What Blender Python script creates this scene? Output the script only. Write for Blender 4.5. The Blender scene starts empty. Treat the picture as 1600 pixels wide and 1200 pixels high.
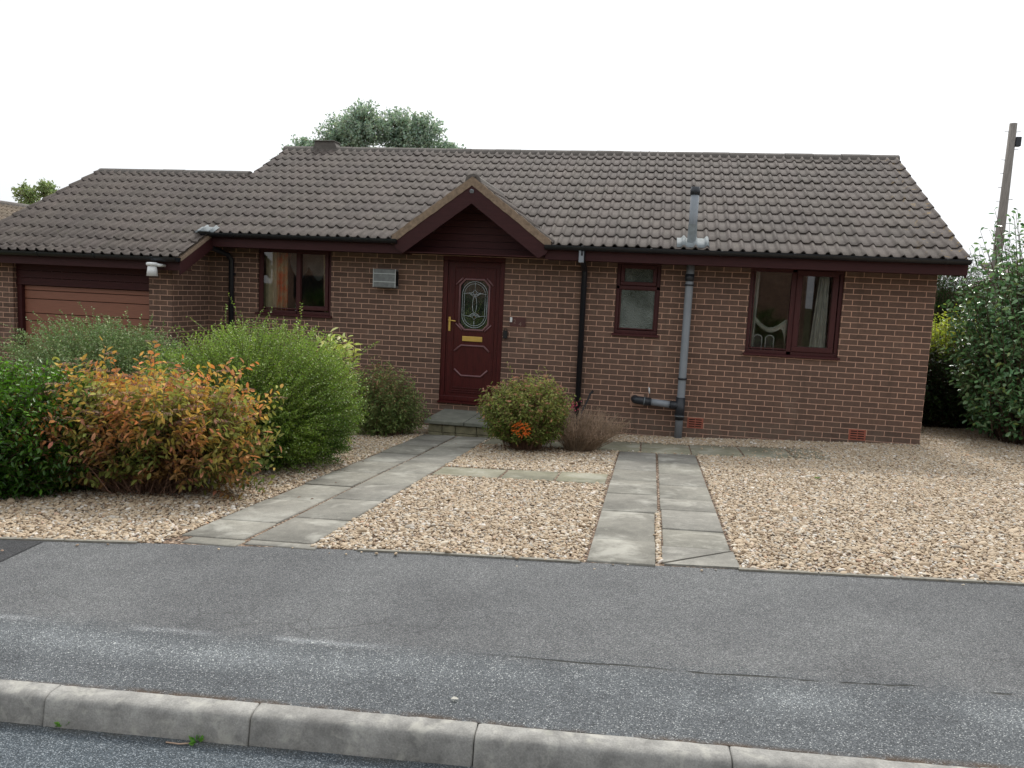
import bpy, math, random
import numpy as np
from mathutils import Vector, Matrix

# ---------------------------------------------------------------- camera, world, sun
SC = bpy.context.scene
C = bpy.data.collections.new("scene"); SC.collection.children.link(C)
R = math.radians
rng = np.random.default_rng(7); random.seed(7)

cam = bpy.data.cameras.new("camera"); co = bpy.data.objects.new("camera", cam); C.objects.link(co)
cam.sensor_width = 36; cam.lens = 27.677; cam.clip_start = 0.05; cam.clip_end = 2000
yaw, pitch, roll = -0.174698, 0.119480, 0.045999
fwd = Vector((math.sin(yaw)*math.cos(pitch), math.cos(yaw)*math.cos(pitch), -math.sin(pitch)))
right = Vector((math.cos(yaw), -math.sin(yaw), 0)); up = right.cross(fwd)
r2 = math.cos(roll)*right + math.sin(roll)*up; u2 = -math.sin(roll)*right + math.cos(roll)*up
co.matrix_world = Matrix(((r2.x, u2.x, -fwd.x, -3.58364), (r2.y, u2.y, -fwd.y, -11.16128), (r2.z, u2.z, -fwd.z, 1.82770), (0, 0, 0, 1)))
SC.camera = co

SUN_EL, SUN_AZ = 50, 4          # the sun stands high behind the house, veiled by thin cloud
w = bpy.data.worlds.new("World"); SC.world = w; w.use_nodes = True
nt = w.node_tree; nt.nodes.clear()
sky = nt.nodes.new('ShaderNodeTexSky'); sky.sky_type = 'NISHITA'; sky.sun_disc = False
sky.sun_elevation = R(SUN_EL); sky.sun_rotation = R(SUN_AZ); sky.air_density = 1.0; sky.dust_density = 6; sky.ozone_density = 1
hsv = nt.nodes.new('ShaderNodeHueSaturation'); hsv.inputs['Saturation'].default_value = 0.12; hsv.inputs['Value'].default_value = 1.0
mixc = nt.nodes.new('ShaderNodeMix'); mixc.data_type = 'RGBA'; mixc.inputs[0].default_value = 0.62   # the white cloud sheet over it
mixc.inputs[7].default_value = (10.6, 10.9, 11.3, 1)
bg = nt.nodes.new('ShaderNodeBackground'); bg.inputs['Strength'].default_value = 0.128
wo = nt.nodes.new('ShaderNodeOutputWorld')
nt.links.new(sky.outputs[0], hsv.inputs['Color']); nt.links.new(hsv.outputs[0], mixc.inputs[6])
nt.links.new(mixc.outputs[2], bg.inputs[0]); nt.links.new(bg.outputs[0], wo.inputs[0])

sl = bpy.data.lights.new("sun", 'SUN'); sl.energy = 2.4; sl.angle = R(9); sl.color = (1, 0.955, 0.89)
so = bpy.data.objects.new("sun", sl); C.objects.link(so)
sdir = Vector((math.sin(R(SUN_AZ))*math.cos(R(SUN_EL)), math.cos(R(SUN_AZ))*math.cos(R(SUN_EL)), math.sin(R(SUN_EL))))
so.rotation_euler = (-sdir).to_track_quat('-Z', 'Y').to_euler(); so.location = (0, 0, 30)

SC.view_settings.view_transform = 'Standard'; SC.view_settings.look = 'None'
SC.view_settings.exposure = 0.0; SC.view_settings.gamma = 1
SC.render.engine = 'CYCLES'
try: SC.cycles.max_bounces = 8; SC.cycles.transparent_max_bounces = 12
except Exception: pass

# ---------------------------------------------------------------- helpers
def srgb(r, g, b):
    f = lambda c: (c/255/12.92) if c/255 <= .04045 else ((c/255+.055)/1.055)**2.4
    return (f(r), f(g), f(b), 1)

class NT:
    """small wrapper for building node materials"""
    def __init__(s, name):
        s.m = bpy.data.materials.new(name); s.m.use_nodes = True; s.t = s.m.node_tree; s.t.nodes.clear()
        s.out = s.t.nodes.new('ShaderNodeOutputMaterial'); s.p = s.t.nodes.new('ShaderNodeBsdfPrincipled')
        s.t.links.new(s.p.outputs[0], s.out.inputs[0])
    def n(s, typ, **kw):
        o = s.t.nodes.new(typ)
        for k, v in kw.items(): setattr(o, k, v)
        return o
    def l(s, a, b): s.t.links.new(a, b)
    def co(s): return s.n('ShaderNodeTexCoord').outputs['Object']
    def noise(s, scale, detail=4, rough=.55, vec=None, out='Fac', dist=0):
        o = s.n('ShaderNodeTexNoise'); o.inputs['Scale'].default_value = scale; o.inputs['Detail'].default_value = detail
        o.inputs['Roughness'].default_value = rough; o.inputs['Distortion'].default_value = dist
        s.l(vec if vec else s.co(), o.inputs['Vector']); return o.outputs[out]
    def voro(s, scale, out='Distance', vec=None, feature='F1'):
        o = s.n('ShaderNodeTexVoronoi', feature=feature); o.inputs['Scale'].default_value = scale
        s.l(vec if vec else s.co(), o.inputs['Vector']); return o.outputs[out]
    def ramp(s, fac, stops):
        o = s.n('ShaderNodeValToRGB'); e = o.color_ramp.elements
        while len(e) < len(stops): e.new(.5)
        for i, (p, c) in enumerate(stops):
            e[i].position = p; e[i].color = c if len(c) == 4 else (*c, 1)
        s.l(fac, o.inputs[0]); return o.outputs[0]
    def mixc(s, fac, a, b, blend='MIX'):
        o = s.n('ShaderNodeMix', data_type='RGBA', blend_type=blend)
        for sock, v in ((o.inputs[0], fac), (o.inputs[6], a), (o.inputs[7], b)):
            if hasattr(v, 'is_output'): s.l(v, sock)
            else: sock.default_value = v
        return o.outputs[2]
    def math(s, op, a, b=None, c=None, clamp=False):
        o = s.n('ShaderNodeMath', operation=op, use_clamp=clamp)
        for i, v in enumerate((a, b, c)):
            if v is None: continue
            if hasattr(v, 'is_output'): s.l(v, o.inputs[i])
            else: o.inputs[i].default_value = v
        return o.outputs[0]
    def mapr(s, v, a, b, c=0, d=1):
        o = s.n('ShaderNodeMapRange'); s.l(v, o.inputs[0])
        for i, x in enumerate((a, b, c, d)): o.inputs[i+1].default_value = x
        return o.outputs[0]
    def bump(s, h, strength=.5, dist=.01, normal=None):
        o = s.n('ShaderNodeBump'); o.inputs['Strength'].default_value = strength; o.inputs['Distance'].default_value = dist
        s.l(h, o.inputs['Height'])
        if normal: s.l(normal, o.inputs['Normal'])
        s.l(o.outputs[0], s.p.inputs['Normal']); return o.outputs[0]
    def attr(s, name, out='Color', typ='GEOMETRY'):
        o = s.n('ShaderNodeAttribute', attribute_name=name, attribute_type=typ); return o.outputs[out]
    def setp(s, color=None, rough=None, metal=None, spec=None, **kw):
        for k, v in (('Base Color', color), ('Roughness', rough), ('Metallic', metal), ('Specular IOR Level', spec)):
            if v is None: continue
            if hasattr(v, 'is_output'): s.l(v, s.p.inputs[k])
            else: s.p.inputs[k].default_value = v
        return s.m

def plain(name, col, rough=.5, metal=0, spec=.5, var=.18, scale=9, bump=.0, stretch=None):
    t = NT(name); vec = None
    if stretch:
        mp = t.n('ShaderNodeMapping'); mp.inputs['Scale'].default_value = stretch; t.l(t.co(), mp.inputs[0]); vec = mp.outputs[0]
    nz = t.noise(scale, 6, .65, vec)
    d = tuple(c*(1-var) for c in col[:3]) + (1,); b = tuple(min(1, c*(1+var)) for c in col[:3]) + (1,)
    c = t.ramp(nz, [(.3, d), (.7, b)])
    if bump: t.bump(nz, bump, .004)
    return t.setp(c, rough, metal, spec)

def tag(o, label=None, cat=None, group=None, kind=None):
    if label: o['label'] = label
    if cat: o['category'] = cat
    if group: o['group'] = group
    if kind: o['kind'] = kind
    return o
def empty(name, loc=(0, 0, 0), label=None, cat=None, group=None):
    o = bpy.data.objects.new(name, None); C.objects.link(o); o.location = loc; o.empty_display_size = .2
    return tag(o, label, cat, group)
def link(name, me, mat, parent=None, label=None):
    o = bpy.data.objects.new(name, me); C.objects.link(o)
    for m in (mat if isinstance(mat, (list, tuple)) else [mat]): me.materials.append(m)
    if parent is not None:
        o.parent = parent
        p = parent; loc = Vector((0, 0, 0))
        while p is not None: loc += p.location; p = p.parent
        o.location = -loc
    if label: o['label'] = label
    return o

class MB:
    """collects simple solids into one mesh"""
    def __init__(s): s.v = []; s.f = []; s.sm = []
    def add(s, vs, fs, smooth=False):
        b = len(s.v); s.v += [tuple(v) for v in vs]; s.f += [tuple(i+b for i in f) for f in fs]; s.sm += [smooth]*len(fs); return s
    def box(s, x0, x1, y0, y1, z0, z1):
        return s.add([(x0,y0,z0),(x1,y0,z0),(x1,y1,z0),(x0,y1,z0),(x0,y0,z1),(x1,y0,z1),(x1,y1,z1),(x0,y1,z1)],
                     [(0,3,2,1),(4,5,6,7),(0,1,5,4),(1,2,6,5),(2,3,7,6),(3,0,4,7)])
    def prism(s, pts, a, b, axis='y'):
        """extrude a 2D outline; axis y: pts are (x,z); axis x: pts are (y,z)"""
        n = len(pts)
        mk = (lambda p, t: (p[0], t, p[1])) if axis == 'y' else ((lambda p, t: (t, p[0], p[1])) if axis == 'x' else (lambda p, t: (p[0], p[1], t)))
        vs = [mk(p, a) for p in pts] + [mk(p, b) for p in pts]
        return s.add(vs, [tuple(range(n)), tuple(range(2*n-1, n-1, -1))] + [(i, i+n, (i+1) % n+n, (i+1) % n) for i in range(n)])
    def tube(s, path, r, n=12, cap=True, smooth=True):
        P = [Vector(p) for p in path]; rr = r if isinstance(r, (list, tuple)) else [r]*len(P)
        vs = []; prev = None
        for i, p in enumerate(P):
            t = ((P[i]-P[i-1]).normalized() if i else Vector((0,0,0))) + ((P[i+1]-P[i]).normalized() if i < len(P)-1 else Vector((0,0,0)))
            t.normalize()
            a = t.orthogonal() if prev is None else (prev - t*prev.dot(t))
            a.normalize(); prev = a; b = t.cross(a)
            for k in range(n):
                an = 2*math.pi*k/n; vs.append(p + (a*math.cos(an)+b*math.sin(an))*rr[i])
        fs = [(i*n+k, i*n+(k+1) % n, (i+1)*n+(k+1) % n, (i+1)*n+k) for i in range(len(P)-1) for k in range(n)]
        s.add(vs, fs, smooth)
        if cap:
            b = len(s.v)-len(vs); s.f += [tuple(b+k for k in range(n-1, -1, -1)), tuple(b+(len(P)-1)*n+k for k in range(n))]; s.sm += [False, False]
        return s
    def build(s, name, mat, parent=None, label=None, bevel=0):
        me = bpy.data.meshes.new(name); me.from_pydata(s.v, [], s.f); me.polygons.foreach_set('use_smooth', s.sm); me.update()
        o = link(name, me, mat, parent, label)
        if bevel:
            m = o.modifiers.new('bevel', 'BEVEL'); m.width = bevel; m.segments = 2; m.limit_method = 'ANGLE'; m.angle_limit = R(40)
        return o

def np_mesh(name, V, F, mat, parent=None, smooth=False, attrs=None, label=None):
    """V (n,3) F (m,k) arrays; attrs: {name: per-vertex (n,3) colour}"""
    me = bpy.data.meshes.new(name); n = len(V); m, k = F.shape
    me.vertices.add(n); me.vertices.foreach_set('co', np.ascontiguousarray(V, dtype=np.float32).ravel())
    me.loops.add(m*k); me.loops.foreach_set('vertex_index', np.ascontiguousarray(F, dtype=np.int32).ravel())
    me.polygons.add(m); me.polygons.foreach_set('loop_start', np.arange(0, m*k, k, dtype=np.int32))
    if smooth: me.polygons.foreach_set('use_smooth', np.ones(m, bool))
    me.update(calc_edges=True); me.validate()
    for an, a in (attrs or {}).items():
        at = me.attributes.new(an, 'FLOAT_COLOR', 'POINT')
        c = np.ones((n, 4), np.float32); c[:, :3] = a; at.data.foreach_set('color', c.ravel())
    return link(name, me, mat, parent, label)

# ---------------------------------------------------------------- lie of the land
XW = [-16, -13, -10, -6.5, -3.1, 0, 3]; ZW = [-.6, -.48, -.38, -.23, -.13, .015, .1]
XE = [-12, -8, -5.5, -3.5, -1.4, 2, 6]; ZE = [.0, .10, .165, .225, .28, .34, .4]
EX = [-7.569, -6.962, -6.351, -5.548, -4.741, -3.907, -3.459, -2.992, -2.279, -1.395]
EY = [-6.971, -6.874, -6.789, -6.669, -6.594, -6.557, -6.512, -6.467, -6.407, -6.334]
def ye(x):
    x = np.asarray(x, float); r = np.interp(x, EX, EY)
    r = np.where(x < EX[0], EY[0]+(x-EX[0])*.13, r); return np.where(x > EX[-1], EY[-1]+(x-EX[-1])*.085, r)
def gz(x, y):
    x = np.asarray(x, float); y = np.asarray(y, float)
    a = ye(x); t = np.clip(y/a, 0, 1); z0 = np.interp(x, XW, ZW); z1 = np.interp(x, XE, ZE)
    return z0+(z1-z0)*t
def g1(x, y): return float(gz(x, y))
KA = 0.0606079; KX, KY = -5.977, -8.358
def yk(x): return KY+(np.asarray(x, float)-KX)*math.tan(KA)
def zk(x): return .10+.02*(np.asarray(x, float)+4)

def grid_surface(name, xs, yf0, yf1, zf, ny, mat, **kw):
    """sheet between two curves y=yf0(x) and y=yf1(x)"""
    xs = np.asarray(xs, float); t = np.linspace(0, 1, ny)
    X = np.repeat(xs[:, None], ny, 1); Y = yf0(xs)[:, None]*(1-t)+yf1(xs)[:, None]*t; Z = zf(X, Y, t[None, :]+0*X)
    V = np.stack([X, Y, Z], -1).reshape(-1, 3); nx = len(xs)
    i = np.arange(nx-1)[:, None]*ny+np.arange(ny-1)[None, :]
    F = np.stack([i, i+ny, i+ny+1, i+1], -1).reshape(-1, 4)
    return np_mesh(name, V, F, mat, smooth=True, **kw)

# ---------------------------------------------------------------- ground materials
def asphalt_mat(name, kind):
    t = NT(name); co_ = t.co()
    sep = t.n('ShaderNodeSeparateXYZ'); t.l(co_, sep.inputs[0]); X, Y = sep.outputs[0], sep.outputs[1]
    big = t.noise(1.3, 5, .6); mid = t.noise(14, 5, .6); fine = t.noise(260, 3, .6)
    cell = t.voro(250, 'Color'); sc = t.n('ShaderNodeSeparateColor'); t.l(cell, sc.inputs[0])
    cd = t.voro(250, 'Distance')
    cell2 = t.voro(95, 'Color'); sc2 = t.n('ShaderNodeSeparateColor'); t.l(cell2, sc2.inputs[0])
    if kind == 'pavement':
        # distance from the kerb, measured on the real ground
        v = t.math('ADD', t.math('MULTIPLY', X, -math.sin(KA)), t.math('MULTIPLY', Y, math.cos(KA)))
        v = t.math('SUBTRACT', v, -KX*math.sin(KA)+KY*math.cos(KA))
        v = t.math('ADD', v, t.math('MULTIPLY', t.math('SUBTRACT', t.noise(1.1, 3), .5), .10))
        upper = t.mapr(t.math('ADD', v, t.math('MULTIPLY', t.math('SUBTRACT', mid, .5), .25)), .46, .60)
        a = t.ramp(sc.outputs[0], [(.0, srgb(74,77,79)), (.35, srgb(94,98,101)), (.72, srgb(110,114,117)), (.93, srgb(136,140,142)), (1, srgb(206,208,206))])
        a.node.color_ramp.interpolation = 'LINEAR'
        b = t.ramp(sc.outputs[0], [(.0, srgb(84,86,87)), (.4, srgb(107,109,110)), (.8, srgb(128,129,130)), (1, srgb(164,164,162))])
        col = t.mixc(upper, a, b)
        # worn pale band where feet and rain polish the lower strip, and the scuffed joint line
        band = t.math('MULTIPLY', t.mapr(t.math('ABSOLUTE', t.math('SUBTRACT', v, .36)), .17, .02), t.mapr(t.noise(1.7, 3), .38, .62))
        col = t.mixc(t.math('MULTIPLY', band, .85), col, t.mixc(1, col, (1.75, 1.75, 1.72, 1), 'MULTIPLY'))
        jl = t.math('MULTIPLY', t.mapr(t.math('ABSOLUTE', t.math('SUBTRACT', v, .535)), .035, .0), t.mapr(X, -4.3, -5.0))
        jl = t.math('MULTIPLY', jl, t.mapr(t.noise(2.3, 3), .42, .56))
        col = t.mixc(t.math('MULTIPLY', jl, .9), col, t.mixc(1, col, (2.0, 2.0, 1.98, 1), 'MULTIPLY'))
        cr = t.math('ADD', v, t.math('MULTIPLY', t.math('SUBTRACT', t.noise(7, 4, .7), .5), .03))
        ck = t.math('MULTIPLY', t.mapr(t.math('ABSOLUTE', t.math('SUBTRACT', cr, .53)), .010, .003), t.mapr(X, -4.35, -3.9))
        ck = t.math('MULTIPLY', ck, t.mapr(t.noise(4.3, 3), .40, .52))
        col = t.mixc(t.math('MULTIPLY', ck, .85), col, srgb(52,52,46))
        # fine crazing cracks a little above the joint
        cz = t.voro(3.1, 'Distance', feature='DISTANCE_TO_EDGE', vec=t.mixc(.06, co_, t.noise(3.5, 4, out='Color')))
        czm = t.math('MULTIPLY', t.mapr(cz, .012, .003), t.math('MULTIPLY', t.mapr(t.math('ABSOLUTE', t.math('SUBTRACT', v, .72)), .22, .08), t.mapr(t.noise(.9, 2), .48, .6)))
        col = t.mixc(t.math('MULTIPLY', czm, .5), col, srgb(70,70,68))
        # rusty moss line against the kerb
        ml = t.math('MULTIPLY', t.mapr(v, .035, .0), t.mapr(t.noise(6, 4, .7), .38, .55))
        col = t.mixc(t.math('MULTIPLY', ml, .8), col, srgb(92,72,52))
    elif kind == 'road':
        col = t.ramp(sc.outputs[0], [(.0, srgb(58,64,68)), (.4, srgb(80,88,94)), (.8, srgb(100,109,116)), (1, srgb(168,175,180))])
        v = t.math('ADD', t.math('MULTIPLY', X, -math.sin(KA)), t.math('MULTIPLY', Y, math.cos(KA)))
        v = t.math('SUBTRACT', -KX*math.sin(KA)+KY*math.cos(KA), v)
        ml = t.math('MULTIPLY', t.mapr(v, .17, .10), t.mapr(t.noise(5, 4, .7), .36, .6))
        col = t.mixc(t.math('MULTIPLY', ml, .75), col, srgb(88,84,74))
    else:
        col = t.ramp(sc.outputs[0], [(.0, srgb(52,53,55)), (.5, srgb(70,71,73)), (1, srgb(104,104,104))])
    col = t.mixc(.6, col, t.ramp(big, [(.3, (.62,.62,.63)), (.5, (.95,.95,.95)), (.7, (1.25,1.25,1.23))]), 'MULTIPLY')
    col = t.mixc(.4, col, t.ramp(mid, [(.3, (.82,.82,.82)), (.7, (1.15,1.15,1.15))]), 'MULTIPLY')
    h = t.math('ADD', t.math('MULTIPLY', cd, -1.2), t.math('MULTIPLY', sc.outputs[1], .5))
    if kind == 'pavement': h = t.math('SUBTRACT', h, t.math('MULTIPLY', ck, 1.5))
    h = t.math('ADD', h, t.math('MULTIPLY', mid, .5))
    t.bump(h, .75, .006)
    return t.setp(col, .86, spec=.3)

def concrete_mat(name, base, moss=0., scale=1):
    t = NT(name)
    big = t.noise(2.2*scale, 6, .6); fine = t.noise(130, 4, .7); mid = t.noise(18, 6, .7)
    d = tuple(c*.70 for c in base[:3]); b = tuple(min(1, c*1.25) for c in base[:3])
    col = t.ramp(big, [(.3, d), (.5, base[:3]), (.7, b)])
    tin = t.attr('tint')
    col = t.mixc(1, col, tin, 'MULTIPLY')
    col = t.mixc(.7, col, t.ramp(mid, [(.3, (.78,.78,.78)), (.68, (1.15,1.14,1.12))]), 'MULTIPLY')
    col = t.mixc(.6, col, t.ramp(fine, [(.32, (.66,.66,.66)), (.66, (1.2,1.2,1.2))]), 'MULTIPLY')
    # lichen discs and dark spots
    lv = t.voro(7.0, 'Distance'); lc = t.voro(7.0, 'Color'); s_ = t.n('ShaderNodeSeparateColor'); t.l(lc, s_.inputs[0])
    lm = t.math('MULTIPLY', t.mapr(t.math('ADD', lv, t.math('MULTIPLY', mid, .3)), .30, .22), t.mapr(s_.outputs[0], .72, .8))
    col = t.mixc(t.math('MULTIPLY', lm, .35), col, srgb(176,176,164))
    pm = t.math('MULTIPLY', t.mapr(t.noise(2.6*scale, 5, .65, dist=.4), .52, .66), .5)
    col = t.mixc(pm, col, srgb(190, 188, 178))
    if moss:
        col = t.mixc(t.math('MULTIPLY', t.mapr(t.noise(3.4, 5, .7), .36, .62), moss), col, srgb(98,100,72))
    t.bump(t.math('ADD', t.math('MULTIPLY', fine, .5), mid), .5, .004)
    return t.setp(col, .9, spec=.25)

M_pave = asphalt_mat('pavement_asphalt', 'pavement'); M_road = asphalt_mat('road_asphalt', 'road'); M_drive = asphalt_mat('drive_asphalt', 'drive')
M_slab = concrete_mat('paving_concrete', srgb(138,136,129)); M_slabm = concrete_mat('mossy_paving_concrete', srgb(146,143,128), .35)
M_kerb = concrete_mat('kerb_concrete', srgb(146,145,141), .0, 4)

def gravel_bed_mat():
    t = NT('gravel_bed'); c = t.voro(52, 'Color'); s_ = t.n('ShaderNodeSeparateColor'); t.l(c, s_.inputs[0]); d = t.voro(52, 'Distance')
    col = t.ramp(s_.outputs[0], [(0, srgb(92,74,60)), (.4, srgb(140,116,96)), (.75, srgb(168,146,124)), (1, srgb(200,184,166))])
    col = t.mixc(t.mapr(d, .35, .7), col, srgb(56,44,35))
    t.bump(d, -.9, .012) if False else t.bump(t.math('MULTIPLY', d, -1), .9, .012)
    return t.setp(col, .85, spec=.3)
M_gbed = gravel_bed_mat()

def soil_mat():
    t = NT('ground_soil'); n = t.noise(3, 6, .65)
    return t.setp(t.ramp(n, [(.3, srgb(60,58,40)), (.7, srgb(92,92,62))]), .95, spec=.1)
M_soil = soil_mat()

# ---------------------------------------------------------------- the ground, road, pavement, kerb
xs = np.concatenate([np.linspace(-14, 6, 81)])
def tgrd(X, Y, t): return 0*X-.75
V = np.array([(-400, -400, -.95), (400, -400, -.95), (400, 600, -.95), (-400, 600, -.95)]); np_mesh('ground', V, np.array([[0, 1, 2, 3]]), M_soil)['kind'] = 'structure'
o = grid_surface('pavement', xs, lambda x: yk(x), lambda x: ye(x), lambda X, Y, t: zk(X)+(np.interp(X, XE, ZE)-zk(X))*t, 8, M_pave); o['kind'] = 'structure'
o = grid_surface('road', xs, lambda x: yk(x)-7.5, lambda x: yk(x)+.0, lambda X, Y, t: zk(X)-.12+.05*np.sin(np.clip(t, 0, 1)*math.pi), 12, M_road); o['kind'] = 'structure'
# verge and pavement across the road, behind the camera
o = grid_surface('far_pavement', xs, lambda x: yk(x)-9.5, lambda x: yk(x)-7.5, lambda X, Y, t: zk(X)+0*t, 3, M_pave); o['kind'] = 'structure'
# garden ground under everything at the front, carried round both ends of the house
o = grid_surface('gravel_bed', np.concatenate([np.linspace(-14, -10.36, 12)[:-1], np.linspace(-10.36, 6, 76)]), lambda x: ye(x)+.0, lambda x: np.where(x < -10.36, -.8, .02),
                 lambda X, Y, t: gz(X, Y), 40, M_gbed); o['kind'] = 'structure'
o = grid_surface('gravel_bed', np.linspace(0, 6, 20), lambda x: 0*x+.02, lambda x: 0*x+12, lambda X, Y, t: gz(X, Y), 12, M_gbed); o['kind'] = 'structure'
# newer dark tarmac of the garage drive where it meets the footway
V = []
dx = np.linspace(-14, -7.27, 20)
def drv(X, Y, t):
    y0 = yk(X); y1 = ye(X); s = (Y-y0)/(y1-y0); return zk(X)+(np.interp(X, XE, ZE)-zk(X))*s+.005
grid_surface('driveway', dx, lambda x: yk(x)+1.02+0*x, lambda x: ye(x)-.03, drv, 6, M_drive)['kind'] = 'structure'

def slabs(name, rects, mat, th=.05, lift=.012, gap=.010, skew=0):
    """rects: (x0,x1,y0,y1) each a flagstone laid on the fall of the ground"""
    V = []; F = []; T = []
    for (x0, x1, y0, y1) in rects:
        nx, ny = 3, 3; dz = rng.uniform(-.004, .004); tx = rng.uniform(-.003, .003); ty = rng.uniform(-.003, .003)
        tint = rng.uniform(.86, 1.10)*np.array([1, 1, rng.uniform(.96, 1.0)])
        a0, a1, b0, b1 = x0+gap/2+rng.uniform(0, .004), x1-gap/2-rng.uniform(0, .004), y0+gap/2+rng.uniform(0, .005), y1-gap/2-rng.uniform(0, .005)
        e = .006
        def z(x, y): return g1(x, y)+lift+dz+tx*(x-x0)/(x1-x0)+ty*(y-y0)/(y1-y0)
        b = len(V)
        ring = [(a0, b0), (a1, b0), (a1, b1), (a0, b1)]; inn = [(a0+e, b0+e), (a1-e, b0+e), (a1-e, b1-e), (a0+e, b1-e)]
        for p in ring: V.append((p[0], p[1], z(*p)-th))
        for p in ring: V.append((p[0], p[1], z(*p)-e))
        for p in inn: V.append((p[0], p[1], z(*p)))
        for k in range(4):
            k2 = (k+1) % 4; F += [(b+k, b+k2, b+4+k2, b+4+k), (b+4+k, b+4+k2, b+8+k2, b+8+k)]
        F.append((b+8, b+9, b+10, b+11)); T += [tint]*12
    o = np_mesh(name, np.array(V), np.array(F), mat, attrs={'tint': np.array(T)}); return o
SL = []     # rectangles kept free of pebbles
# right-hand path, two flags wide with an uneven joint full of pebbles
r_ = []
ys = [-6.545, -6.0, -5.1, -4.39, -3.75, -3.1, -2.45, -1.76]
for a, b in zip(ys, ys[1:]): r_.append((-3.90, -3.477 if b < -5 else -3.458, a, b))
ys = [-6.07, -5.588, -4.95, -4.5, -3.85, -3.2, -2.5, -1.76]
for a, b in zip(ys, ys[1:]): r_.append((-3.44 if b < -4.9 else -3.447, -3.0, a, b))
slabs('path', r_, M_slab)['kind'] = 'structure'
SL += [(-3.91, -2.99, -6.55, -1.7)]
# the broken corner flag at the front of the right path: two triangles
def tri_slab(name, tris, mat):
    V = []; F = []; T = []
    for tr in tris:
        b = len(V)
        for (x, y) in tr: V.append((x, y, g1(x, y)-.04))
        for (x, y) in tr: V.append((x, y, g1(x, y)+.012))
        F += [(b, b+1, b+4, b+3), (b+1, b+2, b+5, b+4), (b+2, b, b+3, b+5), (b+3, b+4, b+5, b+5)]
        T += [np.array([1, 1, 1])*rng.uniform(.9, 1.05)]*6
    me = bpy.data.meshes.new(name); me.from_pydata(V, [], [tuple(dict.fromkeys(f)) for f in F]); me.update()
    at = me.attributes.new('tint', 'FLOAT_COLOR', 'POINT'); at.data.foreach_set('color', np.concatenate([np.array(T), np.ones((len(T), 1))], 1).astype(np.float32).ravel())
    o = link(name, me, mat); o['kind'] = 'structure'; return o
tri_slab('path', [[(-3.44, -6.47), (-3.0, -6.085), (-3.44, -6.085)], [(-3.43, -6.495), (-2.985, -6.46), (-2.995, -6.105)]], M_slab)
# left-hand path to the front door
r_ = []
ys = [-6.62, -6.16, -5.45, -4.78, -4.1, -3.45, -2.8, -2.15, -1.62, -1.1]
for a, b in zip(ys, ys[1:]): r_.append((-6.54, -6.085, a, b))
ys = [-6.60, -5.95, -5.28, -4.65, -4.0, -3.35, -2.7, -2.05, -1.1]
for a, b in zip(ys, ys[1:]): r_.append((-6.07, -5.625, a, b))
slabs('path', r_, M_slab)['kind'] = 'structure'
slabs('path', [(-6.44, -6.06, -6.78, -6.63), (-6.05, -5.56, -6.715, -6.61)], M_slab)['kind'] = 'structure'
SL += [(-6.55, -5.62, -6.9, -1.0)]
# cross path
slabs('path', [(-5.61, -4.95, -3.98, -3.49), (-4.94, -4.42, -3.965, -3.45), (-4.41, -3.93, -3.95, -3.42)], M_slabm)['kind'] = 'structure'
SL += [(-5.62, -3.9, -3.97, -3.45)]
# mossy flags along the foot of the wall
xs_ = [-4.9, -4.27, -3.65, -3.04, -2.43, -1.85, -1.25]
slabs('path', [(a, b, -1.75, -.74-.05*(i > 3)) for i, (a, b) in enumerate(zip(xs_, xs_[1:]))], M_slabm, lift=.004)['kind'] = 'structure'
slabs('path', [(-5.6, -4.92, -1.7, -1.1)], M_slabm)['kind'] = 'structure'
SL += [(-4.9, -1.45, -1.74, -.78), (-5.6, -4.92, -1.7, -1.1)]

# kerb: half-battered stones with rounded arris, laid end to end
def kerb():
    dirx = np.array([math.cos(KA), math.sin(KA)]); nrm = np.array([math.sin(KA), -math.cos(KA)])   # towards the road
    prof = [(-.005, -.25), (-.005, .0), (.0, .003), (.062, .003), (.080, -.002), (.092, -.011), (.098, -.024), (.106, -.070), (.116, -.13), (.116, -.25)]
    js = [-6.37, -5.46, -4.555, -3.64, -2.725, -1.81, -.90, 0.0, .893, 1.808, 2.79, 3.70, 4.615, 5.53, 6.44, 7.36, 8.27, 9.2, 10.1, 11.0]
    V = []; F = []; T = []
    for a, b in zip(js, js[1:]):
        n = 24; s0, s1 = a+.0025, b-.0025; dz = rng.uniform(-.003, .003); dn = rng.uniform(-.003, .003); tint = rng.uniform(.9, 1.08)
        base = len(V); K = len(prof)
        ss_ = np.concatenate([[s0, s0+.006], np.linspace(s0+.02, s1-.02, n-3), [s1-.006, s1]])
        for i in range(n+1):
            s = ss_[i]; end = min(s-s0, s1-s); rd = max(0, .006-end)*.6
            for (pn, pz) in prof:
                jn = rng.normal(0, .0009); jz = rng.normal(0, .0008)
                q = np.array([KX, KY])+dirx*s+nrm*(pn+dn+jn-(rd if pn > .05 else 0)); V.append((q[0], q[1], float(zk(q[0]))+pz+dz+jz-(rd if -.1 < pz else 0)*.8)); T.append([tint]*3)
        for i in range(n):
            for k in range(K-1): F.append((base+i*K+k, base+(i+1)*K+k, base+(i+1)*K+k+1, base+i*K+k+1))
        for i in (0, n):       # end faces as a fan of quads
            for k in range(0, K//2-1):
                q = [base+i*K+k, base+i*K+k+1, base+i*K+K-2-k, base+i*K+K-1-k]
                F.append(tuple(q if i == 0 else q[::-1]))
    o = np_mesh('kerb', np.array(V), np.array(F)[:, ::-1], M_kerb, attrs={'tint': np.array(T)}, smooth=True)
    o['kind'] = 'structure'
    return o
kerb()
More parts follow.
